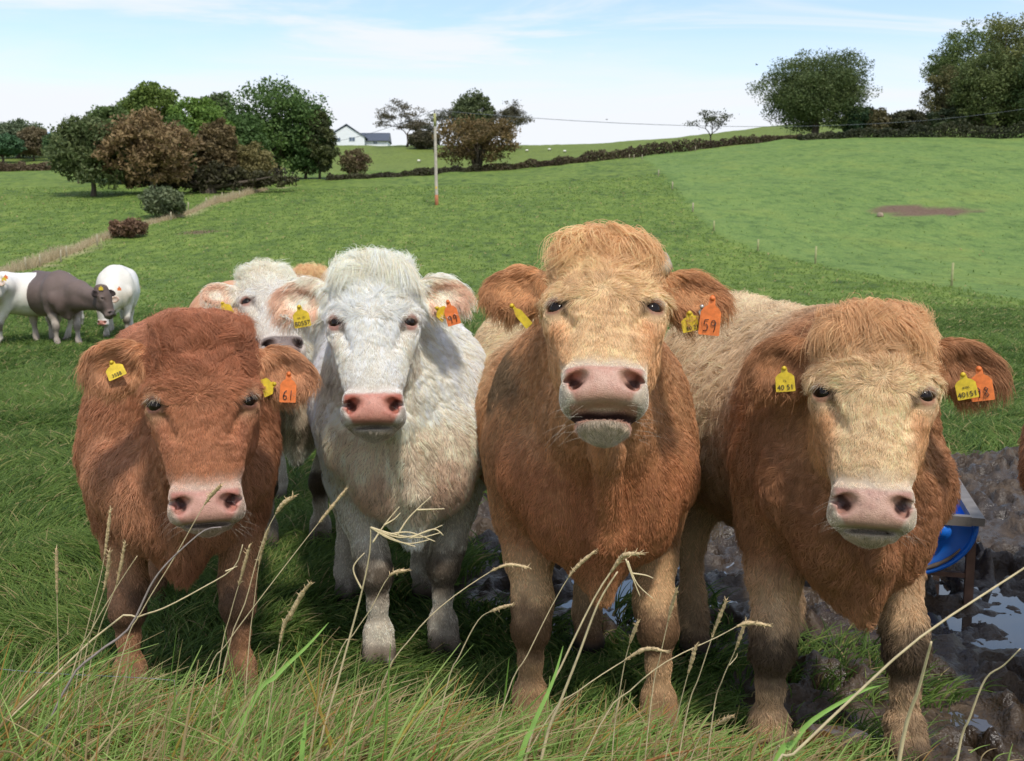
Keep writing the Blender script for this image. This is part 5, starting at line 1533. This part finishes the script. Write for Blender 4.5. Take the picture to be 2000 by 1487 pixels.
# metal tag and the stub horn of the tan cow
ear_tag(c59, 1374, 606, .026, .020, mat_plain("tag_metal", lin(190, 186, 176), .35, .1, 40, 0, .6), None, rad(-25), 0, label='small metal tag', lift=.024)
S_, hR_, hw_, hs_, Rw_, base_, ob_ = c59['_']
hp_ = lambda x, y, z: Vector(hR_ @ (np.array((x, y, z)) * hs_) + hw_)
MB().tube([hp_(.088, .02, .205), hp_(.118, .012, .200), hp_(.140, -.004, .178), hp_(.148, -.016, .150), hp_(.142, -.026, .128)], [.026, .027, .025, .021, .013], 14).build(
    'horn', mat_plain("horn", lin(168, 150, 124), .45, .3, 30, .2), ob_, True)
# ------------------------------------------------------------------ the blue drum trough
STEEL = mat_plain("frame_steel", lin(128, 120, 114), .55, .25, 14, .2, .3)
RUST = mat_plain("leg_rust", lin(106, 78, 62), .8, .3, 18, .3)
BLUE = mat_plain("drum_blue", lin(24, 106, 206), .33, .10, 6)
MUDB = mat_plain("dried_mud", lin(112, 96, 84), .85, .25, 14, .5)
A_ = Vector((1.925, 4.02, 0))
ang = math.atan2(1.10, .34)
tr = empty('drum_trough', A_, ang - math.pi / 2)
tag(tr, 'blue half-drum feed trough on a steel frame in the mud', 'trough')
# local: y along the trough (away), x to the right, corner at (0, 0); width towards -x
TW, TL, TH = .60, 1.25, .350
def stuffbar(a, b, w, h, name, mat): return MB().bar(a, b, w, h).build(name, mat, tr)
stuffbar((0, -.02, TH), (0, TL + .02, TH), .05, .034, 'frame_rail', STEEL)
stuffbar((-TW, -.02, TH), (-TW, TL + .02, TH), .05, .034, 'frame_rail', STEEL)
stuffbar((-TW + .0255, 0, TH - .001), (-.0255, 0, TH - .001), .04, .040, 'frame_rail', STEEL)
stuffbar((-TW + .0255, TL, TH - .001), (-.0255, TL, TH - .001), .04, .040, 'frame_rail', STEEL)
stuffbar((-TW + .0255, TL * .42, TH - .004), (-.0255, TL * .42, TH - .004), .05, .012, 'cross_bar', STEEL)
for lx in (-TW + .02, -.012):
    for ly in (.06, TL - .06):
        MB().bar((lx, ly, -.10), (lx, ly, TH - .02), .034, .034).build('leg', RUST, tr)
for ly in (.06, TL - .06):
    MB().bar((-TW + .04, ly, .10), (-.03, ly, .10), .026, .020).build('stretcher', RUST, tr)
R0 = TW / 2 - .008; cx = -TW / 2; zc = TH - .022
def halfshell(r, y0, y1, name, mat, t=.006, n=28):
    v, f = [], []
    for k in range(n + 1):
        a = math.pi * k / n
        for rr_ in (r, r - t):
            for yy in (y0, y1): v.append((cx + rr_ * math.cos(a), yy, zc - rr_ * math.sin(a) * .78))
    for k in range(n):
        b = k * 4; c = b + 4
        f += [(b, c, c + 1, b + 1), (b + 2, b + 3, c + 3, c + 2), (b, b + 2, c + 2, c), (b + 1, c + 1, c + 3, b + 3)]
    return mesh_from(name, v, np.array(f), True, mat, parent=tr)
halfshell(R0, .02, TL - .02, 'drum_shell', BLUE)
def endplate(y, sgn):
    """pressed drum end with a raised three-sided panel"""
    n, m = 30, 8; v, f = [], []
    for j in range(m + 1):
        s_ = j / m
        for k in range(n + 1):
            a = math.pi * k / n; r = R0 * (1.0 - .004) * s_
            dz = -.016 * sstep(.95, .86, s_) + .014 * sstep(.62, .50, s_ * (1 + .22 * math.cos(3 * (a - math.pi / 2))))
            v.append((cx + r * math.cos(a), y - sgn * float(dz), zc - r * math.sin(a) * .78))
    for j in range(m):
        for k in range(n):
            f.append((j * (n + 1) + k, j * (n + 1) + k + 1, (j + 1) * (n + 1) + k + 1, (j + 1) * (n + 1) + k))
    return mesh_from('drum_end', v, np.array(f), True, BLUE, parent=tr)
endplate(.022, 1); endplate(TL - .022, -1)
for yy in (.012, TL - .012):
    pts = [(cx + (R0 + .006) * math.cos(math.pi * k / 30), yy, zc - (R0 + .006) * math.sin(math.pi * k / 30) * .78) for k in range(31)]
    MB().tube(pts, .011, 8).build('rim', BLUE, tr, True)
pts = [(cx + (R0 - .018) * math.cos(math.pi * (.16 + .5 * k / 20)), .004, zc - (R0 - .018) * math.sin(math.pi * (.16 + .5 * k / 20)) * .78) for k in range(21)]
MB().tube(pts, [.004 + .006 * math.sin(math.pi * k / 20) * (1 + .3 * math.sin(k * 2.2)) for k in range(21)], 6).build('dried_mud', MUDB, tr, True)
b_ = MB().tube([(-.135, .002, TH - .052), (-.135, -.012, TH - .052)], [.040, .036], 20).tube([(-.135, -.012, TH - .052), (-.135, -.016, TH - .052)], [.026, .024], 16)
b_.build('bung', BLUE, tr, True)
# ------------------------------------------------------------------ grass
def grass(name, label, n, d0, d1, lmin, lmax, w0, wexp, seed, power=1.0, lean=.9, pal=None, keep=None, K=4, xr=.60, hair_h=None):
    """blades scattered over the ground from d0 to d1 metres ahead, denser near the camera"""
    rng = np.random.default_rng(seed)
    u = rng.random(n)
    Y = (d0 ** power + u * (d1 ** power - d0 ** power)) ** (1 / power)
    X = (rng.random(n) * 2 - 1) * (Y * xr + .35)
    k = keep(X, Y, rng) if keep else np.ones(n, bool)
    X, Y = X[k], Y[k]; n = len(X)
    q = np.stack([X, Y, 0 * X], axis=1)
    s = Y / d0
    sc = np.minimum(1.0 / np.sqrt(s), 1.0)
    t1 = vnoise(q, 2.6, seed + 1); t2 = vnoise(q, .55, seed + 2); t3 = vnoise(q, 7.0, seed + 9)
    Lb = (lmin + (lmax - lmin) * rng.random(n) ** 1.3) * (1 + .45 * t1 + .25 * t2)
    ang = 2.6 * t2 + 2.2 * t1 + 1.1 * t3 + rng.normal(0, .85, n)
    ln = lean * (.55 + .5 * rng.random(n)) * (1 + .4 * t3)
    dx_, dy_ = np.cos(ang) * ln, np.sin(ang) * ln * .8
    Z = land_z(X, Y) - .01
    pts = np.zeros((n, K, 3)); rr = np.zeros((n, K))
    w = w0 * (Y / d0) ** wexp * (.6 + .8 * rng.random(n))
    for i in range(K):
        t = i / (K - 1)
        pts[:, i, 0] = X + dx_ * Lb * t ** 1.7; pts[:, i, 1] = Y + dy_ * Lb * t ** 1.7
        pts[:, i, 2] = Z + Lb * (t - .42 * np.clip(ln, 0, 1.6) * t * t)
        rr[:, i] = w * (1 - .85 * t ** 1.8)
    c0, c1, c2 = pal or (L(58, 92, 34), L(112, 150, 58), L(150, 156, 84))
    m = np.clip(.45 + .25 * t2 + .25 * t3 + .28 * rng.standard_normal(n), 0, 1)
    cc = mixv(np.tile(c0, (n, 1)), c1, m)
    cc = mixv(cc, c2, (rng.random(n) < .10) * rng.random(n))
    cc = mixv(cc, L(178, 160, 112), (rng.random(n) < .04) * 1.0)
    o = curves_from(name, pts, rr, cc, GRASSM)
    return tag(o, label, 'grass', kind='stuff')
def off_mud(X, Y, rng):
    d = mud_dist(X, Y) + rng.normal(0, .05, len(X))
    patch = vnoise(np.stack([X, Y, 0 * X], 1), 1.5, 91)
    front = (Y < 3.1) & (patch > .45) & (rng.random(len(X)) < .4)
    return (d < .02) | (front & (d < .35)) | ((d < .5) & (patch > .55) & (rng.random(len(X)) < .35))
def rough_only(X, Y, rng):
    f = side_of(RIGHT_LINE, X, Y)
    return off_mud(X, Y, rng) & ((f < 0) | (rng.random(len(X)) < .04))
GP = (L(62, 88, 38), L(118, 142, 66), L(166, 164, 98))
grass('grass', 'lush tufted green grass around the cattle', 230000, 2.3, 9.5, .05, .16, .0024, .55, 1, power=.9, lean=1.0, pal=GP, keep=off_mud)
grass('grass', 'green pasture grass behind the cattle', 200000, 9.0, 30.0, .06, .13, .0045, .9, 2, power=.6, lean=1.0, pal=(L(72, 94, 44), L(116, 140, 66), L(154, 154, 92)), keep=off_mud, K=3, xr=.72)
grass('grass', 'coarse grass on the rising slope', 85000, 28.0, 110.0, .07, .15, .016, .9, 3, power=.7, lean=.9, pal=(L(92, 116, 54), L(124, 146, 70), L(148, 152, 88)), keep=rough_only, K=3, xr=.85)

# long grass of the verge in front, bent over and partly dead
def verge(n, seed):
    rng = np.random.default_rng(seed)
    Y = 1.45 + 1.25 * rng.random(n) ** .8; X = (rng.random(n) * 2 - 1) * (Y * .62)
    right = sstep(.15, .75, X / Y * 1.7)
    k = rng.random(n) > right * .93
    X, Y = X[k], Y[k]; n = len(X)
    q = np.stack([X, Y, 0 * X], 1)
    clump = vnoise(q, 3.2, seed + 4)
    hmax = np.interp(Y, [1.45, 2.0, 2.4, 2.7], [.47, .41, .26, .15]) * np.interp(X / Y, [-.55, -.25, .0, .2, .35, .5], [1.15, .95, .78, .72, .60, .45])
    Lb = hmax * (.55 + .75 * rng.random(n)) * (1 + .3 * clump) * 1.25
    ang = np.where(rng.random(n) < .72, rng.normal(.15, .55, n), rng.uniform(-3.14, 3.14, n)) + .6 * clump
    ln = np.clip(.75 + .35 * rng.standard_normal(n), .1, 1.5)
    K = 7; pts = np.zeros((n, K, 3)); rr = np.zeros((n, K))
    w = .0018 + .0042 * rng.random(n) ** 3
    for i in range(K):
        t = i / (K - 1)
        h = t - .42 * ln * t ** 2.4
        pts[:, i, 0] = X + np.cos(ang) * ln * Lb * t ** 1.9 * .85
        pts[:, i, 1] = Y + np.sin(ang) * ln * Lb * t ** 1.9 * .5
        pts[:, i, 2] = np.maximum(Lb * h, .005) - .01 * (t == 0)
        rr[:, i] = w * (1 - .88 * t ** 2.2)
    kind = rng.random(n)
    cc = mixv(np.tile(L(100, 136, 54), (n, 1)), L(168, 190, 108), np.clip(.5 + .3 * rng.standard_normal(n), 0, 1))
    cc = np.where((kind < .36)[:, None], mixv(np.tile(L(196, 178, 132), (n, 1)), L(158, 132, 92), rng.random(n)), cc)
    cc = np.where(((kind > .36) & (kind < .45))[:, None], mixv(np.tile(L(176, 118, 78), (n, 1)), L(168, 150, 70), rng.random(n)), cc)
    o = curves_from('long_grass', pts, rr, cc, GRASSM)
    tag(o, 'long bent grass, green and straw-coloured, in the foreground verge', 'grass', kind='stuff')
verge(13000, 8)

STRAWM = mat_plain("dry_stem", lin(206, 186, 146), .7, .15, 60)
SEEDM = mat_plain("dry_seed", lin(196, 170, 128), .85, .25, 200, .4)
WEEDM = mat_plain("dead_weed", lin(150, 136, 130), .8, .2, 60)
GREENB = mat_plain("green_blade", lin(134, 170, 84), .55, .15, 30)
def smoothpath(P_, n=22):
    P_ = [Vector(p) for p in P_]
    if len(P_) == 2: P_ = [P_[0], P_[0].lerp(P_[1], .5) + Vector((.004, 0, 0)), P_[1]]
    out = []
    for i in range(len(P_) - 1):
        p0, p1, p2, p3 = P_[max(i - 1, 0)], P_[i], P_[i + 1], P_[min(i + 2, len(P_) - 1)]
        m = max(3, n // (len(P_) - 1))
        for j in range(m):
            t = j / m
            out.append(.5 * ((2 * p1) + (p2 - p0) * t + (2 * p0 - 5 * p1 + 4 * p2 - p3) * t * t + (3 * p1 - p0 - 3 * p2 + p3) * t ** 3))
    return out + [P_[-1]]
def stalk(label, pix, D=2.15, head=.10, r=.0014, mat=None, hr=.0042, dlean=.10, name='dry_grass_stalk', cat='grass stalk', extra=None):
    """a dead flowering stem: pixels from its tip down; it stands on the ground below the last one"""
    w = [P(x, y, D - dlean * (1 - i / max(len(pix) - 1, 1))) for i, (x, y) in enumerate(pix)]
    a, b = w[-2], w[-1]; d = (b - a).normalized()
    d = Vector((d.x * .6, d.y * .3, min(d.z, -.5))).normalized()
    k = max((b.z + .01) / -d.z, .02); foot = b + d * k; foot.z = -.01
    path = smoothpath([foot] + w[::-1])
    o0 = foot.copy(); path = [p - o0 for p in path]
    n = len(path); ob = MB().tube(path, [r * (1.15 - .75 * i / n) for i in range(n)], 6).build(name, mat or STRAWM, None, True)
    ob.location = o0
    if head:
        ln = sum((path[i + 1] - path[i]).length for i in range(n - 1)); m = n - 1; acc = 0
        while m > 1 and acc < head: acc += (path[m] - path[m - 1]).length; m -= 1
        hp2 = smoothpath(path[m:], 26); k2 = len(hp2); rng = random.Random(int(pix[0][0]))
        mb = MB().tube(hp2, [hr * (.25 + .75 * math.sin(math.pi * min(1, (i + 1.5) / (k2 + 1))) ** .7) * rng.uniform(.65, 1.1) for i in range(k2)], 6)
        for i in range(1, k2 - 1):
            for _ in range(2):
                dd = (hp2[i + 1] - hp2[i]).normalized() * 1.0 + Vector((rng.gauss(0, .5), rng.gauss(0, .5), rng.gauss(0, .3)))
                mb.tube([hp2[i], hp2[i] + dd.normalized() * hr * rng.uniform(1.6, 3.0)], [hr * .30, hr * .05], 4, False)
        mb.build('seed_head', SEEDM, ob, True)
    if extra:
        for br in extra:
            q = [P(x, y, D - dlean) - o0 for x, y in br]
            MB().tube(smoothpath(q, 14), [r * .8] * 3 + [r * .45] * 40, 5, False).build('twig', mat or STRAWM, ob, True) if False else None
            pth = smoothpath(q, 14); MB().tube(pth, [r * (.8 - .5 * i / len(pth)) for i in range(len(pth))], 5).build('twig', mat or STRAWM, ob, True)
    return tag(ob, label, cat, 'dead stems standing in the foreground verge')
stalk('tall thin dry stalk whose tip overlaps the red-brown cow shoulder', [(216, 994), (200, 1110), (172, 1220), (150, 1330)], 2.2)
stalk('short dry stalk at the left of the red-brown cow', [(110, 1072), (112, 1200), (114, 1320)], 2.2)
stalk('dry stalk in front of the red-brown cow left leg, second tallest', [(214, 1076), (206, 1140), (180, 1228), (160, 1330)], 2.1)
stalk('dry stalk leaning right across the red-brown cow left leg', [(244, 1058), (228, 1140), (192, 1236), (170, 1340)], 2.15)
stalk('bare white stem slanting up from the red-brown cow left knee', [(268, 1086), (226, 1150), (176, 1236), (140, 1320)], 2.1, head=0, r=.0017)
stalk('grey-violet dead weed stem curving up under the red-brown cow chin', [(432, 1030), (400, 1036), (356, 1072), (318, 1110), (292, 1148), (250, 1230), (182, 1282), (120, 1360)], 2.1, head=0, r=.0028, mat=WEEDM, name='dead_weed', cat='weed')
stalk('bare forked stem reaching the red-brown cow right leg', [(474, 1064), (456, 1110), (396, 1148), (320, 1188), (268, 1206), (180, 1250)], 2.12, head=0, r=.0022, extra=[[(456, 1110), (440, 1116), (464, 1106)]])
stalk('dry stalk with grey seed head over the red-brown cow nose', [(432, 948), (400, 985), (340, 1090), (276, 1196), (236, 1290)], 2.12, head=.06, hr=.0050)
stalk('arching dry stalk with pale seed head right of the red-brown cow', [(574, 970), (548, 990), (520, 1040), (500, 1100), (478, 1180), (440, 1290)], 2.15, head=.05, hr=.0055)
stalk('long thin stalk slanting up to the white cow knee', [(676, 956), (600, 1050), (500, 1180), (440, 1262), (400, 1330)], 2.15)
stalk('upright dry stalk between red-brown and white cows', [(524, 1032), (508, 1090), (496, 1180), (484, 1290)], 2.2)
stalk('dry stalk close to the red-brown cow right knee', [(488, 1064), (470, 1130), (450, 1200), (428, 1300)], 2.2)
stalk('dry stalk with thick knobbly seed head below the white cow', [(608, 1138), (590, 1160), (568, 1200), (552, 1230), (534, 1330), (516, 1480)], 1.95, head=.16, hr=.0055)
stalk('stalk with single blunt seed head in front of the white cow knee', [(796, 1114), (760, 1126), (724, 1190), (690, 1240), (650, 1310)], 2.1, head=.05, hr=.0045)
stalk('broken dead weed with a claw of bent twigs before the white cow', [(724, 1030), (722, 1080), (708, 1150), (692, 1212), (660, 1330), (620, 1480)], 1.95, head=0, r=.0024, name='dead_weed', cat='weed',
      extra=[[(724, 1030), (770, 1044), (820, 1050), (862, 1040)], [(726, 1031), (780, 1050), (830, 1040), (864, 1026)], [(724, 1030), (760, 1052), (800, 1062), (840, 1054)], [(740, 1040), (780, 1058), (812, 1068)],
             [(760, 1044), (800, 1040), (850, 1058)], [(728, 1060), (752, 1024), (780, 990)], [(750, 1026), (782, 1002)], [(776, 1046), (800, 1010), (842, 970)], [(815, 996), (868, 994)], [(800, 1052), (846, 1034), (866, 1046)],
             [(706, 1150), (690, 1110), (712, 1080)]])
stalk('arching stalk beside the white cow right foot', [(1033, 1109), (989, 1104), (940, 1128), (860, 1186), (800, 1250), (740, 1350)], 2.1, head=.07)
stalk('short arching stalk left of the tan cow left foot', [(1000, 1181), (965, 1192), (934, 1212), (898, 1280), (868, 1360)], 2.05, head=.06)
stalk('thin stalk crossing the tan cow left leg', [(1163, 1076), (1120, 1115), (1080, 1180), (1030, 1280), (986, 1370)], 2.1, head=.08)
stalk('thick bowed stalk with white seed head under the tan cow brisket', [(1252, 1082), (1222, 1084), (1206, 1100), (1160, 1170), (1095, 1304), (1040, 1430)], 1.95, head=.09, hr=.0058, r=.0022,
      extra=[[(1222, 1092), (1236, 1130), (1250, 1165)], [(1226, 1096), (1244, 1140), (1276, 1170)], [(1236, 1120), (1262, 1124), (1276, 1130)]])
stalk('thick grey straw stem in front of the tan cow legs', [(1206, 1117), (1168, 1180), (1130, 1280), (1095, 1370), (1060, 1470)], 1.92, head=0, r=.0032)
stalk('upright stalk beside the tan cow right leg', [(1322, 1151), (1308, 1200), (1290, 1280), (1272, 1370)], 2.1, head=.09)
stalk('tall stalk between tan and buff cows', [(1419, 1172), (1396, 1230), (1366, 1320), (1338, 1410)], 2.1, head=.10)
stalk('second tall stalk between tan and buff cows, with forked tip', [(1456, 1214), (1436, 1270), (1410, 1330), (1392, 1400)], 2.12, head=.07, extra=[[(1424, 1300), (1438, 1284), (1440, 1276)]])
stalk('long curved stalk bending right before the tan cow', [(1500, 1222), (1455, 1218), (1400, 1245), (1301, 1293), (1230, 1350), (1170, 1420)], 2.0, head=.06, hr=.005)
stalk('stalk with drooping head across the tan cow right knee', [(1301, 1273), (1262, 1268), (1220, 1290), (1130, 1350), (1060, 1420)], 2.0, head=.09, hr=.005)
stalk('short dry stalk between the tan cow feet', [(1246, 1214), (1226, 1270), (1212, 1340), (1198, 1444)], 2.05, head=.06)
stalk('thin dry stalk at the tan cow right hoof', [(1360, 1260), (1340, 1330), (1322, 1400), (1300, 1480)], 2.0, head=.06)
stalk('small dry stalk low in front of the mud', [(1430, 1398), (1390, 1425), (1350, 1480)], 1.95, head=.05)
stalk('thick pale straw crossing the buff cow from the right edge', [(2060, 1070), (1985, 1120), (1797, 1245), (1660, 1368), (1550, 1473), (1500, 1520)], 1.70, head=0, r=.0030)
stalk('thick blunt straw in front of the buff cow right foot', [(1819, 1254), (1796, 1340), (1756, 1487)], 1.70, head=0, r=.0040)
stalk('crooked straw at the right edge over the mud', [(1993, 1267), (1960, 1300), (1925, 1326), (1895, 1400), (1868, 1490)], 1.80, head=0, r=.0024)
stalk('short broken straw at the bottom between buff cow feet', [(1558, 1430), (1530, 1460), (1505, 1500)], 1.8, head=.03)
# broad green blade at the bottom right
def blade(label, pix, D, w):
    pts = [P(x, y, D) for x, y in pix]; g = pts[-1] + (pts[-1] - pts[-2]).normalized() * .35; g.z = -.01
    path = smoothpath([g] + pts[::-1], 24); v, f = [], []
    for i, p in enumerate(path):
        t = (path[min(i + 1, len(path) - 1)] - path[max(i - 1, 0)]).normalized(); s = t.cross(Vector((.25, 1, .1))).normalized()
        ww = w * (1 - (i / (len(path) - 1)) ** 2.5) * .5 + .0004; nn = s.cross(t)
        v += [tuple(p - s * ww - g), tuple(p + nn * ww * .35 - g), tuple(p + s * ww - g)]
        if i: b = 3 * i; f += [(b - 3, b - 2, b + 1, b), (b - 2, b - 1, b + 2, b + 1)]
    o = mesh_from('grass_blade', v, np.array(f), True, GREENB); o.location = g
    return tag(o, label, 'grass blade', 'broad green blades in the verge')
blade('broad green blade bending right over the buff cow left foot', [(1721, 1339), (1680, 1352), (1587, 1407), (1540, 1462), (1510, 1500)], 1.72, .011)
blade('broad green blade pointing up right below the white cow', [(642, 1216), (600, 1262), (540, 1320), (480, 1400)], 1.9, .009)
blade('upright green blade in the bottom middle', [(600, 1386), (594, 1440), (588, 1500)], 1.75, .010)
blade('pale green blade before the tan cow left foot', [(1100, 1262), (1080, 1330), (1040, 1420), (1010, 1500)], 1.85, .010)
# thin fence wire low in the verge
wv = [P(-60 + 40 * i, 1300 + 3.2 * i + 3 * math.sin(i * .5), 2.3) for i in range(11)]
wv.append(Vector((wv[-1].x + .06, wv[-1].y, .02)))
fw = MB().tube(wv, .0006, 5).build('fence_wire', mat_plain("wire_steel", lin(140, 146, 158), .5, .1, 40, 0, .5), None, True)
tag(fw, 'thin fallen steel fence wire in the verge before the red-brown cow', 'wire')
# wet cow dung at the edge of the mud
g = ground_at(1625, 1462)
DUNG, _nt, _b = mat_new("dung"); _b.inputs['Base Color'].default_value = (*lin(84, 62, 30), 1); _b.inputs['Roughness'].default_value = .2
v_, f3_ = [(0, 0, .035)], []
f4_ = []
for j in range(1, 7):
    for k in range(28):
        a = 2 * math.pi * k / 28; r_ = .11 * j / 6 * (1 + .14 * math.sin(3 * a + 1) + .06 * math.sin(7 * a))
        v_.append((r_ * math.cos(a) * 1.4, r_ * math.sin(a), .035 * (1 - (j / 6) ** 3) + .006 * math.sin(j * 2.4) - .012 * (j == 6)))
for k in range(28): f3_.append((0, 1 + k, 1 + (k + 1) % 28))
for j in range(5):
    for k in range(28): f4_.append((1 + j * 28 + k, 1 + (j + 1) * 28 + k, 1 + (j + 1) * 28 + (k + 1) % 28, 1 + j * 28 + (k + 1) % 28))
dp_ = mesh_from('dung_pat', v_, [np.array(f3_), np.array(f4_)], True, DUNG); dp_.location = (g.x, g.y, .012)
tag(dp_, 'wet brown dung pat between the buff cow front feet', 'dung')
